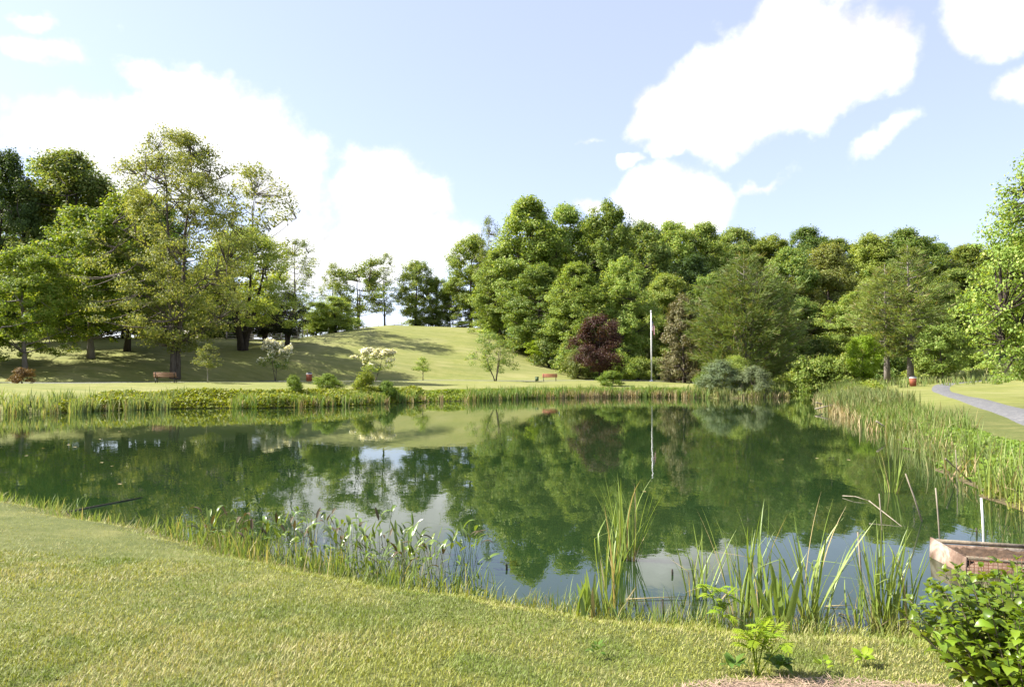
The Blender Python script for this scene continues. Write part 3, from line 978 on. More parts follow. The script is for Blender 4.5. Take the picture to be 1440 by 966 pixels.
place(SMALL, 1215, 82, 474, 46, 'small yellow-green tree left of the twin pines', 'weed', 'bark')
place(SMALL, 1326, 80, 458, 72, 'small spreading green tree by the bend of the right path', 'wood_b', 'bark', rz=2)
EDGE = make_tree('maple_tree', 95, 17, .06, 6.4, 'skirt', 16, 900, .75, 68, .225, .3, inner=.25, flat=.7, lump=.25)
place(EDGE, 1526, 45, 178, 266, 'big leafy maple cut by the right edge of the view', 'wood_b', 'bark_dark', rz=4.4)

# --- young trees on the far lawn
JAP = make_tree('young_tree', 97, 6, .2, 3.0, 'vase', 14, 75, .45, 70, .16, .12, stems=3, spread=.16, inner=.25, lump=.4)
place(JAP, 697, 87, 470, 66, 'small vase-shaped green tree alone on the lawn right of centre', 'wood_c', 'bark', name='young_tree', rz=.5)
DOG = make_tree('dogwood_tree', 99, 3.6, .3, 1.75, 'vase', 9, 40, .32, 80, .13, .07, stems=2, spread=.2, inner=.3, lump=.4)


def dogwood(px, D, py, w, label, many, rz):
    t = place(DOG, px, D, py, w, label, 'wood_a', 'bark', name='dogwood_tree', rz=rz)
    rng = np.random.default_rng(int(px))
    co = np.empty(len(DOG['crown'].vertices) * 3)
    DOG['crown'].vertices.foreach_get('co', co)
    co = co.reshape(-1, 3)
    top_ = co[:, 2] + .5 * np.linalg.norm(co[:, :2], axis=1)
    P = co[rng.choice(len(co), many, p=(top_ - top_.min()) ** 4 / ((top_ - top_.min()) ** 4).sum())]
    P = P + np.stack([rng.normal(0, .03, many), rng.normal(0, .03, many), rng.uniform(.05, .16, many)], -1)
    mb = MB()
    leaf_quads(mb, P, unit(np.array((0, 0, 1.0)) + .5 * rng.normal(size=(many, 3))), .2 * rng.uniform(.7, 1.2, many), .8, rng)
    tag(link('blossom', mb.mesh('blossom'), M['flower'], t), kind='stuff')


dogwood(527, 86, 492, 50, 'white-blossomed dogwood with forked trunk on the centre lawn', 4500, .3)
dogwood(388, 82, 482, 42, 'leaning dogwood covered in cream blossom by the far path', 7500, 2.0)
SAP = make_tree('sapling', 101, 3.8, .38, .8, 'egg', 8, 34, .3, 60, .11, .035, inner=.2)
place(SAP, 293, 62.5, 486, 33, 'young sapling with a pale thin trunk right of the bench', 'pale', 'bark_pale', name='sapling')
place(SAP, 595, 87, 503, 26, 'tiny thin-stemmed sapling in the middle of the lawn', 'wood_b', 'bark', name='sapling', rz=1)
place(SAP, 752, 108, 480, 28, 'little yellow-green sapling up on the mown slope', 'weed', 'bark', name='sapling', rz=3)
place(BUSH[0], 32, 58, 519, 30, 'reddish rounded shrub on the left lawn by the path', 'red_shrub', 'twig', cat='shrub', name='shrub', crown='foliage', trunk='stems')
for px, D, py, w, m_, lb in ((461, 56, 527, 34, 'cover_dark', 'rounded bright green bush at the far water edge'), (513, 57, 525, 30, 'cover', 'upright green bush beside the forked dogwood at the bank'),
                             (414, 52, 530, 22, 'cover_dark', 'narrow dark green bush at the far water edge left of the round one'), (860, 78, 523, 34, 'cover_dark', 'loose green bush on the bank below the purple plum'),
                             (545, 57, 538, 26, 'cover_dark', 'low green bush right of the upright one at the bank'), (990, 75, 524, 30, 'cover_dark', 'green bush at the left foot of the willow shrubs')):
    place(BUSH[1], px, D, py, w, lb, m_, 'twig', cat='bush', name='bush', crown='foliage', trunk='stems')


# ------------------------------------------------------------------ bank vegetation
def shore_points(n, x0, x1, y0, y1, d0, d1, rng):
    out = []
    tot = 0
    while tot < n:
        p = np.stack([rng.uniform(x0, x1, n * 6), rng.uniform(y0, y1, n * 6)], -1)
        d = sdf(p[:, 0], p[:, 1])
        p = p[(d > d0) & (d < d1)]
        out.append(p)
        tot += len(p)
        if len(p) == 0:
            raise RuntimeError('no shore points')
    return np.concatenate(out)[:n]


def leafy_band(name, label, n, reg, d, hmax, leaf, m_, seed, cat='ground cover'):
    rng = np.random.default_rng(seed)
    p = shore_points(n, *reg, *d, rng)
    dd = sdf(p[:, 0], p[:, 1])
    z = np.maximum(H(p[:, 0], p[:, 1]), 0)
    lump = .55 + .45 * np.sin(p[:, 0] * 1.1 + np.sin(p[:, 1] * 1.7)) * np.sin(p[:, 1] * .9 + 1.3)
    top = hmax * (.45 + .55 * lump) * np.clip((dd - d[0]) / .5, .25, 1) * np.clip((d[1] - dd) / .9, .12, 1)
    u = rng.uniform(0, 1, n) ** .55
    P = np.stack([p[:, 0], p[:, 1], z + top * u], -1)
    N = unit(np.array((-.3, -.35, .75)) + .6 * rng.normal(size=(n, 3)))
    mb = MB()
    leaf_quads(mb, P, N, leaf * rng.uniform(.6, 1.3, n), .7, rng)
    tag(link(name, mb.mesh(name), M[m_]), label, cat, kind='stuff')


leafy_band('ground_cover', 'bright green leafy ground cover along the far left bank', 26000, (-27, -8, 40, 64), (-.15, 3.6), .72, .18, 'cover', 1)
leafy_band('ground_cover', 'bright green low growth on the bank below the centre lawn', 13000, (-9, 18, 52, 80), (-.1, 3.2), .45, .2, 'cover', 2)
leafy_band('ground_cover', 'leafy growth on the right bank between the reeds', 17000, (8, 26, 12, 50), (.0, 2.2), .42, .11, 'cover_dark', 3)
leafy_band('ground_cover', 'rank green growth round the head of the inlet', 12000, (22, 62, 56, 122), (-.2, 5), 1.0, .26, 'cover', 4)


def reeds(name, label, n, reg, d, hgt, wid, m_, seed, lean=.12, cat='reeds', seg=3, bend=.5):
    rng = np.random.default_rng(seed)
    nc = max(8, n // 14)
    c = shore_points(nc, *reg, *d, rng)
    p = c[rng.integers(0, nc, n)] + rng.normal(0, .16, (n, 2))
    z = np.maximum(H(p[:, 0], p[:, 1]), 0) - .05
    mb = MB()
    az = rng.uniform(0, 6.28, n)
    blades(mb, np.stack([p[:, 0], p[:, 1], z], -1), az, np.abs(rng.normal(0, lean, n)), hgt * rng.uniform(.55, 1.15, n), wid * rng.uniform(.7, 1.3, n), np.abs(rng.normal(0, bend, n)), seg, rng.uniform(0, 6.28, n))
    tag(link(name, mb.mesh(name), M[m_]), label, cat, kind='stuff')


reeds('reed_bed', 'blue-green reeds at the far left end of the pond', 4200, (-46, -22.5, 28, 50), (-.9, 2.2), 1.0, .06, 'reed_blue', 5)
reeds('dry_reeds', 'pale dry reed stalks at the water line of the far bank', 1500, (-34, 28, 38, 78), (-.5, .45), .75, .05, 'reed_dry', 6, .15)
reeds('reed_bed', 'green reeds along the far bank below the lawn', 4200, (-4, 19, 60, 80), (-.4, 1.6), 1.05, .06, 'reed', 7)
reeds('dry_reeds', 'pale dry reed stalks below the flagpole', 1200, (2, 18, 64, 80), (-.5, .4), .85, .05, 'reed_dry', 8, .12)
reeds('reed_bed', 'scattered green reeds among the bushes of the far bank', 1100, (-19, -8, 46, 62), (-.4, 1.2), 1.0, .05, 'reed', 9)
reeds('reed_bed', 'tall blue-green reed bed on the right bank point', 6000, (17.5, 31, 37, 72), (-.3, 3.4), 1.05, .06, 'reed_blue', 10)
reeds('reed_bed', 'dark green reeds on the right bank below the path', 2600, (12.4, 20, 22, 39), (-.2, 2.2), .8, .035, 'reed', 12)
reeds('reed_bed', 'green cattail reeds along the near right bank', 1100, (8.2, 14, 11, 25), (-.3, 1.1), .65, .022, 'reed_blue', 13)
reeds('dry_reeds', 'pale dry reeds at the edge of the right bank', 320, (8.2, 26, 12, 52), (-.5, .3), .65, .03, 'reed_dry', 14, .25)
reeds('reed_bed', 'tall grass under the twin pines by the path bend', 5000, (36, 70, 70, 92), (2, 40), .9, .07, 'reed_blue', 15)
reeds('reed_bed', 'reeds standing in the inlet behind the right bank', 2600, (26, 44, 60, 100), (-.3, 2.5), 1.4, .07, 'reed', 16)


reeds('shore_grass', 'rank green grass at the water edge beside the pickerelweed patch', 950, (-5.2, -.4, 6.9, 10.2), (-.45, .12), .34, .012, 'reed', 17, .2, 'grass')
reeds('shore_grass', 'rank green grass at the water edge among the cattails', 550, (-.2, 3.7, 5.5, 6.9), (-.3, .15), .30, .010, 'reed', 18, .25, 'grass')
reeds('shore_grass', 'long grass leaning over the water at the left lawn corner', 380, (-10.5, -5, 10, 14), (-.2, .25), .26, .014, 'reed', 19, .25, 'grass')


# ------------------------------------------------------------------ near lawn
def near_grass():
    rng = np.random.default_rng(77)
    N = 430000
    u = rng.uniform(0, 1, N)
    D = 2.9 * (17.5 / 2.9) ** u                       # log-uniform in depth: denser towards the viewer
    ang = rng.uniform(-.86, .86, N)
    M_ = 100000                                       # thinner sward beyond the frame
    D = np.concatenate([D, 1.2 + 14 * rng.uniform(0, 1, M_) ** 1.3])
    side_ = rng.uniform(-1, 1, M_)
    ang = np.concatenate([ang, np.where(D[N:] < 2.9, side_ * 2.2, np.sign(side_) * (.84 + np.abs(side_) * .9))])
    wide_ = np.concatenate([np.ones(N), np.full(M_, 1.8)])
    N = N + M_
    x, y = ang * D, D
    d = sdf(x, y)
    bx, by = (x - 1.85) / .92, (y - 4.02) / .42
    bed = (bx ** 2 + by ** 2 + .25 * np.sin(x * 9) * np.sin(y * 7)) < 1
    keep = (d > -.03) & (d < 9) & ~(bed & (rng.uniform(0, 1, N) < .96)) & (x < 7)
    x, y, d, wide_ = x[keep], y[keep], d[keep], wide_[keep]
    n = len(x)
    z = H(x, y) - .006
    big = np.sin(x * .9 + 1.3 * np.sin(y * .7)) * np.sin(y * 1.1 + np.sin(x * .8))
    edge = np.exp(-np.clip(d, 0, 9) / .22)
    L = (.030 + .009 * big) * rng.uniform(.45, 1.7, n) + edge * rng.uniform(0, .24, n) * (rng.uniform(0, 1, n) < .6)
    wd = wide_ * (.0029 + .00060 * y) * rng.uniform(.7, 1.3, n)
    tuft = rng.uniform(0, 6.28, n)
    az = tuft
    lean = np.abs(rng.normal(.55, .35, n)) * (1 - .5 * edge)
    mb = MB()
    bn = rng.uniform(.2, 1.1, n)
    for sel, sg in ((y < 7.5, 2), (y >= 7.5, 1)):
        blades(mb, np.stack([x, y, z], -1)[sel], az[sel], lean[sel] + (.3 if sg == 1 else 0), L[sel], wd[sel], bn[sel], sg)
    m, t, o = mat('grass_blade')
    g = node(t, 'ShaderNodeNewGeometry')
    r = g.outputs['Random Per Island']
    c = mixc(t, r, (.175, .205, .024), (.30, .305, .07))
    straw = rng_map(t, noise(t, .62, 6, .7), .44, .64, 0.0, .6)
    th = node(t, 'ShaderNodeMath', operation='LESS_THAN')
    w = node(t, 'ShaderNodeTexWhiteNoise', noise_dimensions='1D')
    t.links.new(r, w.inputs['W'])
    t.links.new(w.outputs['Value'], th.inputs[0])
    ad = node(t, 'ShaderNodeMath', operation='ADD')
    t.links.new(straw, ad.inputs[0])
    ad.inputs[1].default_value = .05
    t.links.new(ad.outputs[0], th.inputs[1])
    c = mixc(t, th.outputs[0], c, (.345, .315, .13))
    lush = rng_map(t, noise(t, 1.1, 5, .65), .48, .62, 0, .75)
    c = mixc(t, lush, c, (.105, .165, .013))
    pb = node(t, 'ShaderNodeBsdfPrincipled', Roughness=.55)
    pb.inputs['Specular IOR Level'].default_value = .3
    t.links.new(c, pb.inputs['Base Color'])
    tr = node(t, 'ShaderNodeBsdfTranslucent')
    t.links.new(mixc(t, 1.0, c, (1.2, 1.15, .6), 'MULTIPLY'), tr.inputs['Color'])
    mx = node(t, 'ShaderNodeMixShader', Fac=.3)
    t.links.new(pb.outputs[0], mx.inputs[1])
    t.links.new(tr.outputs[0], mx.inputs[2])
    t.links.new(mx.outputs[0], o.inputs[0])
    tag(link('grass', mb.mesh('grass'), m), 'short mown grass of the near lawn with longer blades at the water', 'grass', kind='stuff')


near_grass()


def mulch_bed():
    rng = np.random.default_rng(5)
    cx, cy, a, b = 1.85, 4.02, .95, .44
    rings, k = 8, 56
    V = [(cx, cy, h1(cx, cy) + .035)]
    for i in range(1, rings + 1):
        for j in range(k):
            q = 2 * math.pi * j / k
            w = i / rings * (1 + .12 * math.sin(q * 3 + 1) + .07 * math.sin(q * 7))
            x, y = cx + a * w * math.cos(q), cy + b * w * math.sin(q)
            V.append((x, y, h1(x, y) + (.03 * (1 - (i / rings) ** 3) + rng.normal(0, .006) if i < rings else -.02)))
    mb = MB()
    mb.add(V, [[0, 1 + j, 1 + (j + 1) % k] for j in range(k)])
    mb.f.append(np.array([[1 + (i - 1) * k + j, 1 + i * k + j, 1 + i * k + (j + 1) % k, 1 + (i - 1) * k + (j + 1) % k] for i in range(1, rings) for j in range(k)]))
    tag(link('mulch_bed', mb.mesh('mulch_bed', True), M['mulch']), 'bare brown mulched soil beside the leafy bush', kind='structure')
    n = 5200
    q, w = rng.uniform(0, 6.28, n), np.sqrt(rng.uniform(0, 1.0, n))
    x, y = cx + a * w * np.cos(q), cy + b * w * np.sin(q)
    mb = MB()
    blades(mb, np.stack([x, y, H(x, y) + .022 + .008 * rng.uniform(0, 1, n)], -1), rng.uniform(0, 6.28, n), rng.uniform(1.35, 1.62, n), rng.uniform(.02, .09, n), rng.uniform(.003, .008, n), rng.uniform(-.2, .3, n), 2)
    tag(link('mulch_chips', mb.mesh('mulch_chips'), M['mulch_chip']), 'dry straw and bark chips scattered on the bare soil', 'mulch', kind='stuff')


mulch_bed()


# ------------------------------------------------------------------ cattails near the viewer: every leaf a part
def reed_leaf(L, w, lean, bend, fold=0.0, seg=9):
    """one cattail leaf rising from the origin towards +X"""
    V, p = [], np.array((0., 0., 0.))
    step = L / seg
    for k in range(seg + 1):
        t = k / seg
        hw = w * .5 * (.8 + .2 * min(1, 4 * t)) * max(.02, (1 - t ** 2.5)) ** .75
        ang = lean + bend * t ** 1.7
        V += [p + (0, -hw, 0), p + (hw * .35 * math.cos(ang), 0, -hw * .35 * math.sin(ang)), p + (0, hw, 0)]
        if fold and t > fold[0]:
            ang += fold[1]
        p = p + np.array((math.sin(ang), 0, math.cos(ang))) * step
    mb = MB()
    mb.add(V, [q for k in range(seg) for q in ((3 * k, 3 * k + 1, 3 * k + 4, 3 * k + 3), (3 * k + 1, 3 * k + 2, 3 * k + 5, 3 * k + 4))])
    return mb.mesh('leaf', True)


def cattail_mat():
    m, t, o = mat('cattail_leaf')
    tc = node(t, 'ShaderNodeTexCoord')
    oi = node(t, 'ShaderNodeObjectInfo')
    sx = node(t, 'ShaderNodeSeparateXYZ')
    t.links.new(tc.outputs['Object'], sx.inputs[0])
    c = mixc(t, oi.outputs['Random'], (.15, .22, .034), (.25, .31, .075))
    c = mixc(t, rng_map(t, sx.outputs['Z'], .0, .38, 1, 0), c, (.38, .38, .10))
    c = mixc(t, rng_map(t, oi.outputs['Random'], .90, .92), c, (.36, .28, .14))
    pb = node(t, 'ShaderNodeBsdfPrincipled', Roughness=.42)
    t.links.new(c, pb.inputs['Base Color'])
    tr = node(t, 'ShaderNodeBsdfTranslucent')
    t.links.new(mixc(t, 1.0, c, (1.3, 1.25, .6), 'MULTIPLY'), tr.inputs['Color'])
    mx = node(t, 'ShaderNodeMixShader', Fac=.33)
    t.links.new(pb.outputs[0], mx.inputs[1])
    t.links.new(tr.outputs[0], mx.inputs[2])
    t.links.new(mx.outputs[0], o.inputs[0])
    return m


M['cattail'] = cattail_mat()
CATV = [reed_leaf(1.0, w, ln, bd, fo) for w, ln, bd, fo in ((.018, .03, .12, 0), (.020, .08, .28, 0), (.017, .14, .5, 0), (.019, .05, .9, 0), (.018, .1, .35, (.62, 1.1)), (.021, .02, .2, 0), (.016, .2, .25, 0))]
IRIS = [reed_leaf(1.0, w, ln, bd) for w, ln, bd in ((.055, .05, .1), (.065, .1, .25), (.05, .02, .15))]


def clump(px, py, n, height, label, seed, rad=.10, lean=(0, 0), pool=CATV, dry=3, name='cattail_clump', wide=1.0, arcs=()):
    rng = np.random.default_rng(seed)
    r = ray(px, py)
    D = -CAMZ / r.z * r.y
    x = r.x / r.y * D
    z = h1(x, D)
    if z > 0:
        D = (CAMZ - z) / (-r.z / r.y)
        x = r.x / r.y * D
        z = h1(x, D)
    z = max(z, -.3)
    t = thing(name, label, 'cattail' if pool is CATV else 'iris', (x, D, z), 0, 'cattails at the water edge')
    for i in range(int(n * 1.9)):
        o = link('leaf', pool[rng.integers(0, len(pool))], M['cattail'], t)
        a, q = rng.uniform(0, 6.28), rad * math.sqrt(rng.uniform(0, 1))
        o.location = (q * math.cos(a), q * math.sin(a), 0)
        s = height * rng.uniform(.5, 1.05) + max(0, -z)
        o.rotation_euler = (lean[1] + rng.normal(0, .14), lean[0] + rng.normal(0, .14), rng.uniform(0, 6.28))
        o.scale = (s, s ** .3 * wide * (1.15 if pool is CATV else 1.4), s)
    for az, s, k in arcs:
        o = link('leaf', CATV[k], M['cattail'], t)
        o.rotation_euler = (0, 0, az)
        o.scale = (s, s ** .3 * 1.1, s)
    for i in range(dry):
        o = link('dry_leaf', CATV[rng.integers(0, 5)], M['reed_dry'], t)
        s = height * rng.uniform(.3, .65) + max(0, -z)
        o.rotation_euler = (rng.normal(0, .45), rng.normal(0, .45), rng.uniform(0, 6.28))
        o.scale = (s, .8, s)
    return t


clump(881, 786, 18, 1.12, 'tall cattail clump farthest out in the open water', 1, .11, (-.08, 0), arcs=((0.0, .85, 3), (.15, .5, 4)))
clump(858, 852, 12, 1.05, 'leaning cattail clump in front of the farthest one', 2, .07, (-.14, 0), dry=5)
clump(822, 872, 9, .42, 'short upright iris leaves at the lawn edge left of the cattails', 3, .2, (0, 0), IRIS, 0, 'iris_clump', .75)
clump(985, 838, 11, .72, 'small yellowish cattail clump left of the tall curved ones', 4, .12, (0, .0), dry=5)
clump(1055, 862, 18, 1.05, 'cattail clump with tall curving leaves behind the broad irises', 5, .16, (-.02, 0), dry=7, arcs=((2.6, 1.2, 2), (2.9, 1.0, 3)))
clump(1088, 884, 9, .62, 'broad iris leaves at the lawn edge among cattails', 6, .17, (0, 0), IRIS, 1, 'iris_clump', .8)
clump(1140, 872, 13, 1.12, 'cattail clump arching to the right beside the irises', 7, .12, (.16, 0), dry=5, arcs=((.1, 1.25, 2), (.4, 1.1, 3), (-.2, 1.3, 1)))
clump(1206, 888, 6, .62, 'slim young cattail left of the straw-coloured clump', 8, .05, (.0, 0), dry=1)
clump(1244, 884, 24, 1.02, 'thick cattail clump with straw-coloured base near the bush', 9, .12, (.0, 0), dry=7, arcs=((2.4, 1.1, 1), (.3, 1.0, 2)))
clump(1276, 886, 9, .8, 'cattail clump partly behind the leafy bush', 10, .08, (.05, 0), dry=3)
clump(1252, 692, 10, .95, 'lone cattail clump standing out in the right water', 11, .10, (.0, 0), dry=3, arcs=((3.1, 1.1, 2),))
clump(1404, 697, 34, 1.15, 'dense cattail clump with pale base at the right bank', 12, .30, (0, 0), dry=8)
clump(1362, 655, 16, 1.0, 'cattail clump at the right bank beyond the dense one', 13, .2, (0, 0), dry=6)
clump(1325, 634, 16, 1.0, 'splayed pale cattail clump at the right bank', 14, .22, (0, 0), dry=8)
clump(1303, 622, 16, 1.0, 'farthest of the cattail clumps along the right bank', 15, .22, (0, 0), dry=5)
clump(1440, 716, 20, 1.2, 'cattail clump cut by the right edge of the view', 16, .25, (-.05, 0), dry=6)


# ------------------------------------------------------------------ pickerelweed patch
def pick_leaf(L, w, stalk, lean, droop, seed):
    rng = np.random.default_rng(seed)
    V, Fq = [], []
    p = np.array((0., 0., -.12))
    ang = lean
    n = 5
    for k in range(n):
        r = .004 * (1 - .1 * k)
        V += [p + (0, -r, 0), p + (0, r, 0), p + (r, 0, r)]
        p = p + np.array((math.sin(ang), 0, math.cos(ang))) * (stalk + .12) / (n - 1)
        ang += .05
    for k in range(n - 1):
        for a in range(3):
            Fq.append((3 * k + a, 3 * k + (a + 1) % 3, 3 * k + 3 + (a + 1) % 3, 3 * k + 3 + a))
    p = V[-1] * 1
    o = len(V)
    m = 6
    ang += .25
    tw = rng.uniform(-.4, .4)
    for k in range(m + 1):
        t = k / m
        hw = w * .5 * (math.sin(math.pi * min(1, .12 + t * .9)) ** .8 if t < 1 else .02)
        sd = np.array((.0, math.cos(tw * t), math.sin(tw * t)))
        up = np.array((-math.cos(ang), 0, math.sin(ang))) * hw * .35
        V += [p - sd * hw + up, p, p + sd * hw + up]
        p = p + np.array((math.sin(ang), 0, math.cos(ang))) * L / m
        ang += droop / m
    for k in range(m):
        Fq += [(o + 3 * k, o + 3 * k + 1, o + 3 * k + 4, o + 3 * k + 3), (o + 3 * k + 1, o + 3 * k + 2, o + 3 * k + 5, o + 3 * k + 4)]
    mb = MB()
    mb.add(V, Fq)
    return mb.mesh('leaf', True)


PICK = [pick_leaf(L, w, st, ln, dr, i) for i, (L, w, st, ln, dr) in enumerate(
    ((.17, .045, .26, .1, .5), (.19, .05, .34, .2, 1.2), (.15, .04, .20, .35, .3), (.18, .042, .30, .05, -.2), (.16, .05, .16, .5, .8), (.20, .046, .36, .15, 1.9), (.14, .036, .24, .3, 1.4)))]


def pickerel():
    rng = np.random.default_rng(8)
    A, B = np.array((-4.25, 9.25)), np.array((-.95, 7.42))
    nrm = np.array((.48, .88))
    for i in range(96):
        t = rng.uniform(0, 1)
        o = rng.uniform(.02, 1) ** 1.1 * (1.55 - .55 * abs(t - .45)) * (.55 if t < .2 else 1)
        p = A + (B - A) * t + nrm * o + rng.normal(0, .06, 2)
        if sdf(p[:1], p[1:])[0] > -.02:
            continue
        z = max(-.25, h1(*p))
        near = 'close to the mown edge' if o < .45 else ('in the middle of the patch' if o < .95 else 'on the outer rim of the patch')
        e = thing('pickerelweed', 'lance-leaved pickerelweed standing in the shallows, ' + near, 'water plant', (p[0], p[1], 0), rng.uniform(0, 6.28), 'pickerelweed, ' + near)
        for k in range(rng.integers(3, 7)):
            q = link('leaf', PICK[rng.integers(0, len(PICK))], M['pickerel'] if rng.uniform() > .2 else M['pickerel_brown'], e)
            a = rng.uniform(0, 6.28)
            q.location = (.05 * math.cos(a), .05 * math.sin(a), 0)
            q.rotation_euler = (rng.normal(0, .12), rng.normal(0, .12), a + rng.normal(0, .5))
            s = rng.uniform(.7, 1.05)
            q.scale = (s, s, s * rng.uniform(.85, 1.15))


pickerel()


# ------------------------------------------------------------------ leafy bush at the lower right, weeds
def ovate(L, w, curl, cup, seed):
    rng = np.random.default_rng(seed)
    V, Fq = [], []
    p = np.array((0., 0., 0.))
    ang = .2
    m = 6
    for k in range(m + 1):
        t = k / m
        hw = w * .5 * (max(.03, math.sin(math.pi * t ** .72)) ** .8 if 0 < t < 1 else .03) * (1 + .06 * (-1) ** k)
        V += [p + (0, -hw, hw * cup + rng.normal(0, .002)), p, p + (0, hw, hw * cup + rng.normal(0, .002))]
        p = p + np.array((math.cos(ang), 0, math.sin(ang))) * L / m
        ang -= curl / m
    for k in range(m):
        Fq += [(3 * k, 3 * k + 1, 3 * k + 4, 3 * k + 3), (3 * k + 1, 3 * k + 2, 3 * k + 5, 3 * k + 4)]
    mb = MB()
    mb.add(V, Fq)
    return mb.mesh('leaf', True)


OV = [ovate(.085, .05, c, u, i) for i, (c, u) in enumerate(((.7, .25), (1.2, .1), (.3, .35), (1.6, .2), (.9, -.1)))]


def leafy_bush(name, label, c, R, hgt, nst, seed, leafm='bush', lim=300, step=.05, sc=1.0):
    rng = np.random.default_rng(seed)
    z0 = h1(c[0], c[1])
    t = thing(name, label, 'bush', (c[0], c[1], z0), 0)
    L = []
    for i in range(nst):
        az = i * 2.4 + rng.uniform(-.3, .3)
        q = math.sqrt((i + .5) / nst)
        lean = q * R
        top = hgt * (1.05 - .45 * q ** 2) * rng.uniform(.85, 1.08)
        a = np.array((math.cos(az) * .12 * q, math.sin(az) * .12 * q, -.03))
        e = np.array((math.cos(az) * lean, math.sin(az) * lean, top))
        m_ = (a + e) / 2 + np.array((math.cos(az), math.sin(az), 0)) * .1 * lean + np.array((0, 0, .06 * top))
        p = bez(a, m_, e, 8)
        mb = MB()
        mb.tube(p, np.linspace(.007, .002, 8), 5, False)
        link('stem', mb.mesh('stem', True), M['twig'], t)
        ln = np.linalg.norm(e - a)
        k = 0
        s = .22
        while s < 1.0:
            b = (1 - s) ** 2 * a + 2 * s * (1 - s) * m_ + s * s * e
            for sg in (0, math.pi):
                L.append((b, az + k * 1.57 + sg + rng.normal(0, .35), rng.uniform(-.55, .35), rng.uniform(.65, 1.3) * sc * (1 - .35 * max(0, s - .8) * 5)))
            k += 1
            s += step / ln * rng.uniform(.8, 1.25)
        for g in range(3):
            L.append((e, rng.uniform(0, 6.28), rng.uniform(-1.0, -.5), rng.uniform(.4, .7) * sc))
    P = np.array([q[0] for q in L]) + np.array((c[0], c[1], z0))
    dist = np.linalg.norm(P - np.array((0, 0, CAMZ)), axis=1) - .3 * np.linalg.norm(P - np.array((c[0], c[1], z0 + .3 * hgt)), axis=1)
    order = np.argsort(dist)
    rest = MB()
    for r_, i in enumerate(order):
        b, az, pt, s = L[i]
        me = OV[i % len(OV)]
        if r_ < lim:
            o = link('leaf', me, M[leafm], t)
            o.location = b
            o.rotation_euler = (rng.normal(0, .3), pt, az)
            o.scale = (s, s, s)
        else:
            mt = Matrix.LocRotScale(Vector(b), Euler((rng.normal(0, .3), pt, az)), Vector((s, s, s)))
            v = np.array([mt @ w.co for w in me.vertices])
            rest.add(v, np.array([list(f.vertices) for f in me.polygons]))
    if rest.n:
        tag(link('foliage', rest.mesh('foliage', True), M[leafm], t), kind='stuff')
    return t


leafy_bush('leafy_bush', 'bright green leafy bush filling the lower right corner', (2.86, 4.05), .62, .74, 100, 3)


def frond(n, L, w, seed, droop=1.0, size=.07):
    rng = np.random.default_rng(seed)
    mb = MB()
    p = np.array((0., 0., 0.))
    ang = .95
    for k in range(n + 1):
        t = k / n
        q = p + np.array((math.cos(ang), 0, math.sin(ang))) * L / n
        mb.tube([p, q], [.003, .0025], 4, False)
        for sg in ((-1, 1) if k < n else (0,)):
            d = unit(np.array((math.cos(ang) + .6, sg * 1.25, math.sin(ang) - .35)) + rng.normal(0, .1, 3)) if sg else unit(np.array((1, 0, -.4)))
            sd = unit(np.cross(d, (0, 0, 1)))
            s = size * (.6 + .8 * math.sin(math.pi * (t * .8 + .15)))
            h = s * .15
            mb.add([q, q + d * s * .4 + sd * h, q + d * s, q + d * s * .4 - sd * h], [(0, 1, 2, 3)])
        p = q
        ang -= droop / n
    return mb.mesh('leaf')


FR = [frond(9, .24, .1, 1), frond(8, .2, .1, 2, 1.5), frond(10, .28, .1, 3, .6)]


def feather_plant(px, py, n, hgt, label, seed, m_='weed', D=None):
    rng = np.random.default_rng(seed)
    r = ray(px, py)
    D = (CAMZ - .3) / (-r.z / r.y) if D is None else D
    for _ in range(6):
        x = r.x / r.y * D
        D = (CAMZ - h1(x, D)) / (-r.z / r.y)
    x = r.x / r.y * D
    z = h1(x, D)
    t = thing('feather_leaved_plant', label, 'plant', (x, D, z), rng.uniform(0, 6))
    for i in range(n):
        top = np.array((rng.normal(0, .06), rng.normal(0, .06), hgt * rng.uniform(.4, 1)))
        mb = MB()
        mb.tube(bez(np.array((0, 0, -.02)), top * .5 + (0, 0, .03), top, 4), [.005, .004, .003, .002], 5, False)
        st = link('stem', mb.mesh('stem'), M['weed'], t)
        for k in range(5):
            o = link('leaf', FR[rng.integers(0, 3)], M[m_], t)
            o.location = top * rng.uniform(.55, 1)
            o.rotation_euler = (rng.normal(0, .2), rng.uniform(-.3, .5), k * 1.26 + rng.uniform(-.4, .4))
            s = rng.uniform(.45, .75)
            o.scale = (s, s, s)
    return t


feather_plant(1064, 950, 5, .34, 'feathery bright green plant growing at the mulch edge', 1)
feather_plant(1012, 884, 4, .42, 'feathery yellow-green plant at the water edge before the cattails', 2)


def rosette(px, py, n, size, label, seed, m_):
    rng = np.random.default_rng(seed)
    r = ray(px, py)
    D = (CAMZ - .5) / (-r.z / r.y)
    for _ in range(6):
        x = r.x / r.y * D
        D = (CAMZ - h1(x, D)) / (-r.z / r.y)
    x = r.x / r.y * D
    t = thing('weed', label, 'weed', (x, D, h1(x, D) + .03), 0)
    for i in range(n):
        o = link('leaf', OV[rng.integers(0, 5)], M[m_], t)
        a = i * 2.4
        o.location = (.02 * math.cos(a), .02 * math.sin(a), rng.uniform(0, .05))
        o.rotation_euler = (rng.normal(0, .2), rng.uniform(-.9, -.1), a)
        s = size * rng.uniform(.7, 1.3)
        o.scale = (s, s, s)


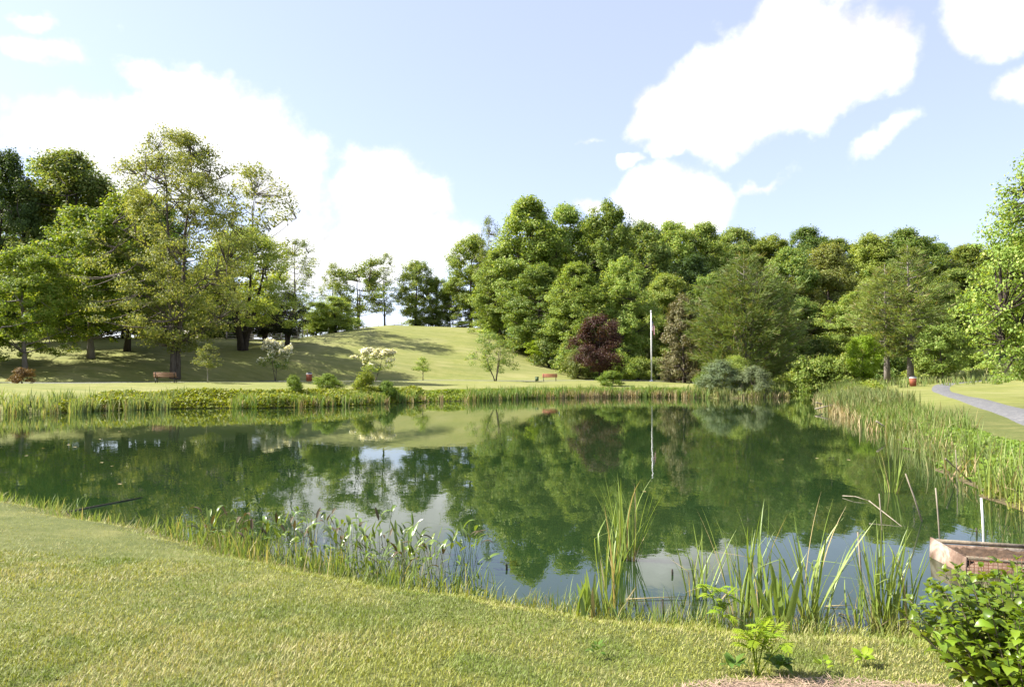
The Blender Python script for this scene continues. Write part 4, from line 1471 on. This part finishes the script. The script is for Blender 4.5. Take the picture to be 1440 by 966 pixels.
rosette(1096, 948, 12, 1.1, 'dark low weed right of the feathery plant on the mulch', 1, 'weed_dark')
rosette(1032, 946, 9, .9, 'small dark weed left of the feathery plant', 2, 'weed_dark')
rosette(1215, 936, 12, .8, 'light green low weed at the lawn edge of the mulch', 3, 'weed')
rosette(1158, 946, 7, .6, 'tiny green seedling in the middle of the mulch', 4, 'weed')
rosette(840, 924, 8, .7, 'dark clover-like weed in the near lawn', 5, 'weed_dark')

# ------------------------------------------------------------------ outlet box, stakes, sticks
def on_water(px, py, z=0.0):
    r = ray(px, py)
    D = (CAMZ - z) / (-r.z / r.y)
    return np.array((r.x / r.y * D, D, z))


def outlet_box():
    t = thing('outlet_box', 'weathered open wooden box with rusty wire side standing in the shallows', 'box', (5.80, 8.3, -.11), -.10)
    t.rotation_euler = (0.05, .035, -.10)
    w, dp, h = 1.5, .8, .30

    def part(name, mat_, f, par=t):
        mb = MB()
        f(mb)
        return link(name, mb.mesh(name), M[mat_], par)
    part('side_panel', 'plywood', lambda m: m.box((-w / 2, 0, h / 2 - .10), (.025, dp, h + .2)))
    part('side_panel', 'plywood', lambda m: m.box((w / 2, 0, h / 2 - .10), (.025, dp, h + .2)))
    part('back_panel', 'plywood', lambda m: m.box((0, dp / 2 - .0, h / 2 - .13), (w - .03, .025, h + .1)))
    fr = part('front_panel', 'plywood', lambda m: m.box((0, -dp / 2 + .03, h / 2 - .1), (w - .04, .012, h + .10)))
    for k in range(12):
        part('wire', 'mesh_rust', lambda m: m.bar((-w / 2 + .02, -dp / 2 + .012, -.1 + k * .036), (w / 2 - .02, -dp / 2 + .012, -.1 + k * .036), .006, .006), fr)
    for k in range(30):
        part('wire', 'mesh_rust', lambda m: m.bar((-w / 2 + .04 + k * .049, -dp / 2 + .004, -.13), (-w / 2 + .04 + k * .049, -dp / 2 + .004, .31), .006, .006), fr)
    part('rim_board', 'twig', lambda m: m.bar((-w / 2 + .02, -dp / 2 + .02, h - .01), (w / 2 - .02, -dp / 2 + .03, h - .05), .045, .03))
    part('rim_board', 'twig', lambda m: m.bar((-w / 2 + .02, dp / 2 + .03, h - .05), (w / 2, dp / 2 + .03, h - .06), .04, .04))
    part('lid_flap', 'plywood', lambda m: m.box((w / 2 - .18, -.02, h + .02), (.42, dp - .05, .022), rot=Matrix.Rotation(-.12, 3, 'Y')))
    for sx in (-1, 1):
        part('leg', 'twig_dark', lambda m: m.bar((sx * (w / 2 - .08), -dp / 2 + .08, -.5), (sx * (w / 2 - .08), -dp / 2 + .08, .1), .05, .05))
        part('leg', 'twig_dark', lambda m: m.bar((sx * (w / 2 - .08), dp / 2 - .08, -.5), (sx * (w / 2 - .08), dp / 2 - .08, .1), .05, .05))
    rng = np.random.default_rng(1)
    mb = MB()
    xs, ys = np.linspace(-w / 2 + .02, w / 2 - .02, 22), np.linspace(-dp / 2 + .04, dp / 2 - .02, 12)
    X, Y = np.meshgrid(xs, ys)
    Z = .2 + rng.normal(0, .018, X.shape)
    i, j = np.arange(11)[:, None] * 22, np.arange(21)[None, :]
    mb.add(np.stack([X, Y, Z], -1).reshape(-1, 3), np.stack([i + j, i + j + 1, i + j + 23, i + j + 22], -1).reshape(-1, 4))
    link('soil', mb.mesh('soil', True), M['soil'], t)


outlet_box()


def stick(name, label, cat, pts, r, m_, k=6):
    p0 = np.array(pts[0])
    mb = MB()
    mb.tube(np.array(pts) - p0, r, k)
    o = link(name, mb.mesh(name, True), M[m_])
    o.location = p0
    return tag(o, label, cat)


def stake(px, pyb, pyt, label, m_, r=.013, lean=0.0, off=0.0):
    b = on_water(px, pyb)
    t_ = ztop(pyt, b[1])
    x1 = b[0] + lean * t_
    stick('stake', label, 'stake', [(b[0] - lean * .3, b[1], -.35), (b[0] + lean * t_ * .5 + r * .4, b[1], t_ * .5), (x1, b[1], t_)], [r, r * .95, r * .85], m_)


stake(1322, 768, 686, 'thin grey stake at the back left corner of the wooden box', 'stake', .011, -.05)
stake(1383, 765, 700, 'white plastic pole standing behind the wooden box', 'white', .016, -.02)
stake(1297, 733, 666, 'leaning bare stalk left of the grey stake', 'stake', .013, -.33)
stake(1240, 745, 694, 'short bare stalk before the lone cattail clump', 'stake', .010, -.05)
stake(1211, 822, 748, 'bleached stalk between the cattails left of the thick clump', 'stake', .012, -.04)
stake(1346, 678, 632, 'pale bare stalk at the right bank cattails', 'stake', .013, -.02)
stake(932, 862, 842, 'short dark stub in the open water right of the cattails', 'twig_dark', .011)
stake(945, 808, 800, 'tiny dark stub farther out in the open water', 'twig_dark', .012)
stake(1373, 752, 742, 'dark stub behind the white pole', 'twig_dark', .012)
stake(712, 800, 793, 'tiny dark stub in the water off the lawn', 'twig_dark', .012)


def flat_stick(label, a, b, r, m_, z0=.01, z1=.02, mid=.0):
    p, q = on_water(*a, z0), on_water(*b, z1)
    m = (p + q) / 2 + np.array((0, 0, mid))
    stick('stick', label, 'stick', [p, m, q], [r, r * .8, r * .4], m_, 5)


flat_stick('long dark branch floating off the left lawn edge', (78, 723), (200, 699), .02, 'twig_dark', .0, .012)
flat_stick('straight straw stalk lying on the water among the cattails', (880, 842), (966, 838), .006, 'reed_dry')
flat_stick('bent stalk propped over the right water', (1185, 697), (1222, 704), .010, 'stake', .02, .02, .03)
flat_stick('long stalk sloping into the water behind the thick clump', (1222, 704), (1268, 740), .011, 'stake', .18, .0)
flat_stick('pale branch leaning out of the right bank', (1232, 592), (1263, 612), .03, 'stake', .55, .02)
flat_stick('thin stalk floating right of the irises', (1160, 852), (1202, 850), .006, 'reed_dry')
flat_stick('crooked stick fallen from the right bank cattails', (1330, 645), (1350, 664), .018, 'stake', .5, .0)
flat_stick('pale forked driftwood at the tip of the right bank', (1148, 566), (1172, 573), .05, 'stake', .45, .05)
flat_stick('second driftwood branch at the tip of the right bank', (1146, 575), (1176, 568), .045, 'stake', .2, .5)
flat_stick('bare bent branch at the foot of the willow shrubs', (1029, 556), (1042, 541), .06, 'stake', .1, .9)
flat_stick('brown twig tangle floating near the thick clump', (1180, 862), (1197, 867), .008, 'twig')


def floaters():
    rng = np.random.default_rng(9)
    mesh = [ovate(.16, .06, .2, .1, 20 + i) for i in range(2)]
    spots = [(140, 617), (170, 606), (108, 628), (96, 625), (140, 650), (160, 655), (165, 680), (195, 594), (60, 630), (908, 691), (1102, 646), (1146, 644), (1190, 646), (40, 640), (120, 596), (210, 600)]
    for i, s in enumerate(spots):
        p = on_water(*s, .006)
        o = link('floating_leaf', mesh[i % 2], M['reed_dry'])
        o.location = p
        o.rotation_euler = (0, .12, rng.uniform(0, 6.28))
        k = rng.uniform(.7, 1.3) * (1.2 if p[1] > 15 else .9)
        o.scale = (k, k, k * .3)
        tag(o, 'pale leaf floating on the dark water ' + ('off the left bank' if s[0] < 400 else 'out from the cattails'), 'leaf', 'leaves floating ' + ('left' if s[0] < 400 else 'right'))


floaters()


def plant_tag():
    x, y = 2.83, 3.92
    t = thing('plant_tag', 'small white and teal tag hanging in the leafy bush at the right edge', 'tag', (x, y, h1(x, y)), .1)
    mb = MB(); mb.box((0, -.02, .42), (.05, .006, .10)); link('card', mb.mesh('card'), M['white'], t)
    mb = MB(); mb.box((0, -.0205, .335), (.05, .0065, .068)); link('lower_band', mb.mesh('lower_band'), M['teal'], t)
    mb = MB(); mb.tube([(0, -.012, 0), (0, -.012, .46)], .003, 6); link('stick', mb.mesh('stick'), M['twig'], t)


plant_tag()


# ------------------------------------------------------------------ bench, bins, flag, table, fence, houses
def bench(px, D, slat, label, rz):
    x, y, z = at(px, D)
    t = thing('park_bench', label, 'bench', (x, y, z), rz)

    def part(name, m_, f, par=t):
        mb = MB()
        f(mb)
        return link(name, mb.mesh(name), M[m_], par)
    w = 1.85
    for k in range(4):
        part('seat_slat', slat, lambda m: m.box((0, -.22 + k * .125, .45), (w, .105, .035)))
    for k in range(3):
        part('backrest_slat', slat, lambda m: m.box((0, .25 + k * .035, .56 + k * .135), (w, .035, .115), rot=Matrix.Rotation(-.2, 3, 'X')))
    for sx in (-1, 1):
        X = sx * (w / 2 - .16)
        part('leg', 'iron', lambda m: m.bar((X, -.24, -.06), (X, -.22, .43), .06, .05))
        part('leg', 'iron', lambda m: m.bar((X, .30, -.06), (X, .20, .43), .06, .05))
        part('back_support', 'iron', lambda m: m.bar((X, .215, .40), (X, .37, .93), .05, .04))
        part('seat_support', 'iron', lambda m: m.bar((X, -.27, .405), (X, .24, .405), .05, .04))
        part('armrest', 'iron', lambda m: (m.bar((X, -.24, .64), (X, .27, .66), .05, .035), m.bar((X, -.22, .43), (X, -.22, .64), .04, .04)))
    return t


bench(234, 61.5, 'plank', 'brown slatted park bench on the left lawn before the sycamore', math.pi + .15)
bench(773, 88.5, 'plank_red', 'reddish slatted park bench below the mown hill', math.pi)


def bin_(px, D, label):
    x, y, z = at(px, D)
    t = thing('trash_can', label, 'trash can', (x, y, z))
    mb = MB(); mb.lathe([(.27, -.03), (.27, .06), (.29, .07), (.30, .45), (.30, .84), (.315, .85), (.315, .89), (.29, .89)], 18); link('body', mb.mesh('body'), M['rust_red'], t)
    for k in range(18):
        a = k * math.pi / 9
        mb = MB(); mb.box((.305 * math.cos(a), .305 * math.sin(a), .45), (.02, .07, .74), a); link('slat', mb.mesh('slat'), M['rust_red'], t)
    mb = MB(); mb.lathe([(.30, .892), (.325, .90), (.325, .93), (.26, .99), (.16, 1.03), (.05, 1.05)], 18); link('lid', mb.mesh('lid', True), M['iron'], t)
    mb = MB(); mb.lathe([(.318, .80), (.335, .81), (.34, .86), (.322, .885)], 18); link('bag_edge', mb.mesh('bag_edge', True), M['bag'], t)
    return t


bin_(435, 80, 'reddish-brown round trash can beside the far path')
bin_(1283, 71.5, 'reddish-brown round trash can at the bend of the right path')


def utility_box():
    x, y, z = at(755, 88.5)
    t = thing('utility_box', 'small dark green box left of the reddish bench', 'box', (x, y, z))
    mb = MB(); mb.box((0, 0, .24), (.42, .36, .54)); link('body', mb.mesh('body'), M['green_metal'], t)
    mb = MB(); mb.box((0, 0, .535), (.47, .41, .05)); link('lid', mb.mesh('lid'), M['green_metal'], t)


utility_box()


def flag_pole():
    x, y, z = at(916, 88)
    top = ztop(439, 88) - z
    t = thing('flagpole', 'tall white flagpole on the far lawn', 'flagpole', (x, y, z))
    mb = MB(); mb.tube([(0, 0, -.3), (0, 0, top * .5), (0, 0, top)], [.085, .07, .045], 12); link('pole', mb.mesh('pole', True), M['white'], t)
    mb = MB(); mb.lathe([(.02, 0), (.085, .05), (.10, .11), (.085, .17), (.02, .22)], 12, (0, 0, top)); link('finial', mb.mesh('finial', True), M['white'], t)
    mb = MB(); mb.lathe([(.26, -.05), (.26, .05), (.12, .09), (.09, .2)], 14); link('base_collar', mb.mesh('base_collar'), M['white'], t)
    mb = MB(); mb.tube([(.09, -.06, .9), (.10, -.07, top * .5), (.06, -.05, top - .05)], .008, 5); link('halyard', mb.mesh('halyard'), M['white'], t)
    # the flag hangs limp in folds
    fx, fz = .06, top - 1.0
    f = bpy.data.objects.new('flag', None)
    nu, nv = 40, 26
    hoist, fly = 1.25, 2.0
    V, UV = [], []
    for j in range(nv + 1):
        v = j / nv
        for i in range(nu + 1):
            u = i / nu
            fold = .16 * math.sin(u * 13 + v * 1.5) * (.25 + .75 * u)
            V.append((fx + .05 + .40 * u * (.75 + .25 * v) + .03 * math.sin(u * 9 + v * 4), fold - .02, fz - hoist * v - .95 * u ** 1.1 - .06 * math.cos(u * 13)))
            UV.append((u, 1 - v))
    mb = MB()
    mb.add(V, [(j * (nu + 1) + i, j * (nu + 1) + i + 1, (j + 1) * (nu + 1) + i + 1, (j + 1) * (nu + 1) + i) for j in range(nv) for i in range(nu)])
    me = mb.mesh('flag', True)
    uvl = me.uv_layers.new(name='UVMap')
    for lp in me.loops:
        uvl.data[lp.index].uv = UV[lp.vertex_index]
    m, tt, o = mat('flag_cloth')
    uv = node(tt, 'ShaderNodeUVMap', uv_map='UVMap')
    sx = node(tt, 'ShaderNodeSeparateXYZ')
    tt.links.new(uv.outputs[0], sx.inputs[0])

    def math_(op, a, b):
        n = node(tt, 'ShaderNodeMath', operation=op)
        for k, q in enumerate((a, b)):
            if isinstance(q, (int, float)):
                n.inputs[k].default_value = q
            else:
                tt.links.new(q, n.inputs[k])
        return n.outputs[0]
    par = math_('MODULO', math_('FLOOR', math_('MULTIPLY', sx.outputs['Y'], 13.0), 0), 2.0)
    c = mixc(tt, par, (.45, .03, .05), (.72, .70, .68))
    # stars: a grid of small white dots in the canton
    su = math_('SUBTRACT', math_('FRACT', math_('MULTIPLY', sx.outputs['X'], 15.0), 0), .5)
    sv = math_('SUBTRACT', math_('FRACT', math_('MULTIPLY', sx.outputs['Y'], 16.5), 0), .5)
    dot = math_('LESS_THAN', math_('ADD', math_('MULTIPLY', su, su), math_('MULTIPLY', sv, sv)), .07)
    canton = mixc(tt, dot, (.02, .03, .14), (.72, .70, .68))
    inc = math_('MULTIPLY', math_('LESS_THAN', sx.outputs['X'], .4), math_('GREATER_THAN', sx.outputs['Y'], 6 / 13))
    c = mixc(tt, inc, c, canton)
    pb = node(tt, 'ShaderNodeBsdfPrincipled', Roughness=.8)
    tt.links.new(c, pb.inputs['Base Color'])
    tt.links.new(pb.outputs[0], o.inputs[0])
    bpy.data.objects.remove(f)
    fl = link('flag', me, m)
    fl.location = (x, y, z)
    tag(fl, 'limp red, white and blue striped flag hanging from the flagpole', 'flag')


flag_pole()


def picnic_table():
    x, y, z = at(962, 90)
    t = thing('picnic_table', 'low brown wooden table beside the fallen branch under the cedar', 'table', (x, y, z), .1)

    def part(name, f):
        mb = MB()
        f(mb)
        return link(name, mb.mesh(name), M['plank'], t)
    for k in range(5):
        part('top_plank', lambda m: m.box((0, -.3 + k * .15, .74), (1.8, .135, .04)))
    for s in (-1, 1):
        for k in range(2):
            part('seat_plank', lambda m: m.box((0, s * (.62 + k * .15), .44), (1.8, .135, .04)))
        part('leg', lambda m: m.bar((s * .65, -.72, -.04), (s * .65, -.18, .715), .045, .09))
        part('leg', lambda m: m.bar((s * .65 + .047, .72, -.04), (s * .65 + .047, .18, .715), .045, .09))
        part('crossbar', lambda m: m.bar((s * .65 - .048, -.78, .37), (s * .65 - .048, .78, .37), .045, .09))


picnic_table()


def stump():
    x, y, z = at(944, 87.5)
    rng = np.random.default_rng(2)
    t = thing('tree_stump', 'brown upright tree stump right of the flagpole', 'stump', (x, y, z))
    k = 18
    mb = MB()
    prof = [(.62, -.15), (.52, .1), (.42, .4), (.38, .8), (.36, 1.1), (.30, 1.22)]
    V = []
    for r, h in prof:
        for j in range(k):
            a = j * 2 * math.pi / k
            q = r * (1 + .14 * math.sin(a * 5) * (1.3 - h) + rng.normal(0, .04))
            V.append((q * math.cos(a), q * math.sin(a), h + rng.normal(0, .03)))
    mb.add(V, [(i * k + j, i * k + (j + 1) % k, (i + 1) * k + (j + 1) % k, (i + 1) * k + j) for i in range(len(prof) - 1) for j in range(k)])
    mb.f.append(np.array([[5 * k + j for j in range(k)]]))
    link('trunk', mb.mesh('trunk', True), M['rock'], t)
    mb = MB(); mb.tube([(.1, 0, .9), (.5, -.1, 1.25), (.8, -.1, 1.35)], [.1, .07, .03], 6); link('broken_limb', mb.mesh('broken_limb', True), M['rock'], t)
    x0, y0, z0 = at(974, 87)
    stick('fallen_branch', 'long grey fallen branch propped on the brown stump', 'branch', [(x0, y0, z0 + .05), (x + 1.2, y - .3, z + .9), (x - .2, y - .45, z + 1.75)], [.11, .09, .04], 'bark_grey')


stump()


def nest_box():
    x, y, z = at(420, 108)
    t = thing('nest_box', 'small roofed wooden box on a pale post by the rail fence', 'nest box', (x, y, z), .2)
    mb = MB(); mb.box((0, 0, .75), (.16, .16, 1.7)); link('post', mb.mesh('post'), M['rail'], t)
    mb = MB(); mb.box((0, 0, 1.8), (.42, .36, .42)); link('box', mb.mesh('box'), M['rail'], t)
    for s in (-1, 1):
        mb = MB(); mb.box((s * .17, 0, 2.1), (.46, .6, .04), rot=Matrix.Rotation(s * .6, 3, 'Y')); link('roof_board', mb.mesh('roof_board'), M['rail'], t)


nest_box()


def fence(pts, label):
    P = []
    for a, b in zip(pts[:-1], pts[1:]):
        a, b = np.array(at(*a)[:2]), np.array(at(*b)[:2])
        n = max(1, int(round(np.linalg.norm(b - a) / 2.6)))
        P += [a + (b - a) * k / n for k in range(n)]
    P.append(np.array(at(*pts[-1])[:2]))
    g = np.array([(p[0], p[1], h1(*p)) for p in P])
    o = thing('rail_fence', label, 'fence', g[0])
    mb = MB(); mb.box((0, 0, .55), (.15, .15, 1.4)); post = mb.mesh('post')
    mb = MB(); mb.tube([(-.5, 0, 0), (0, .01, .01), (.5, 0, 0)], [.05, .062, .05], 6); rail = mb.mesh('rail')
    for i, p in enumerate(g):
        q = link('post', post, M['rail'], o)
        q.location = p - g[0]
        if i + 1 < len(g):
            d = Vector(g[i + 1] - p)
            for k in range(3):
                r_ = link('rail', rail, M['rail'], o)
                r_.location = Vector((p + g[i + 1]) / 2 - g[0]) + Vector((0, 0, .3 + k * .36))
                r_.rotation_euler = d.to_track_quat('X', 'Z').to_euler()
                r_.scale = (d.length + .1, 1, 1)


fence([(318, 108), (345, 108), (395, 110), (418, 114), (432, 119)], 'grey split-rail fence behind the forked tree on the slope')
fence([(450, 126), (500, 136), (520, 146), (565, 155)], 'grey split-rail fence along the hill top by the open-crowned tree')


def house(px, D, w, dp, hw, hr, rz, wallm, label, zoff=0):
    x, y, z = at(px, D)
    t = thing('house', label, 'house', (x, y, z + zoff), rz)

    def part(name, m_, f, par=t):
        mb = MB()
        f(mb)
        return link(name, mb.mesh(name), M[m_], par)

    def walls(m):
        X, Y = w / 2, dp / 2
        m.add([(-X, -Y, -1.5), (X, -Y, -1.5), (X, Y, -1.5), (-X, Y, -1.5), (-X, -Y, hw), (X, -Y, hw), (X, Y, hw), (-X, Y, hw)],
              [(0, 1, 5, 4), (1, 2, 6, 5), (2, 3, 7, 6), (3, 0, 4, 7)])
        m.add([(-X, -Y, hw), (-X, Y, hw), (-X, 0, hw + hr), (X, -Y, hw), (X, Y, hw), (X, 0, hw + hr)], [(0, 2, 1), (3, 4, 5)])
    part('wall', wallm, walls)
    a = math.atan2(hr, dp / 2)
    L = math.hypot(hr, dp / 2) + .5
    rf = None
    for s in (-1, 1):
        q = part('roof', 'roof', lambda m: m.box((0, s * (dp / 4 + .2 * math.cos(a)), hw + hr / 2 - .2 * math.sin(a) + .09), (w + .8, L, .14), rot=Matrix.Rotation(-s * a, 3, 'X')))
        rf = rf or q
    part('chimney', 'trim', lambda m: m.box((w * .3, .6, hw + hr + .3), (.8, .6, 1.8)), rf)
    dr = part('door', 'trim', lambda m: m.box((.4, -dp / 2 - .03, .95), (1.0, .06, 2.1)))
    part('handle', 'iron', lambda m: m.box((.75, -dp / 2 - .08, .95), (.05, .05, .05)), dr)
    for fl in range(2):
        for k in range(4):
            X = -w / 2 + w * (k + .5) / 4
            if fl == 0 and abs(X - .4) < 1.2:
                continue
            fr = part('window', 'trim', lambda m: m.box((X, -dp / 2 - .03, 1.5 + fl * 2.7), (1.15, .06, 1.5)))
            part('pane', 'glass', lambda m: m.box((X, -dp / 2 - .065, 1.5 + fl * 2.7), (.95, .03, 1.3)), fr)
    return t


house(18, 128, 12, 9, 5.4, 3.2, .3, 'siding', 'tan house with a pinkish roof behind the left grove')
house(300, 132, 11, 9, 5.2, 3.0, -.2, 'siding_white', 'pale house glimpsed between the sycamore and the forked tree')
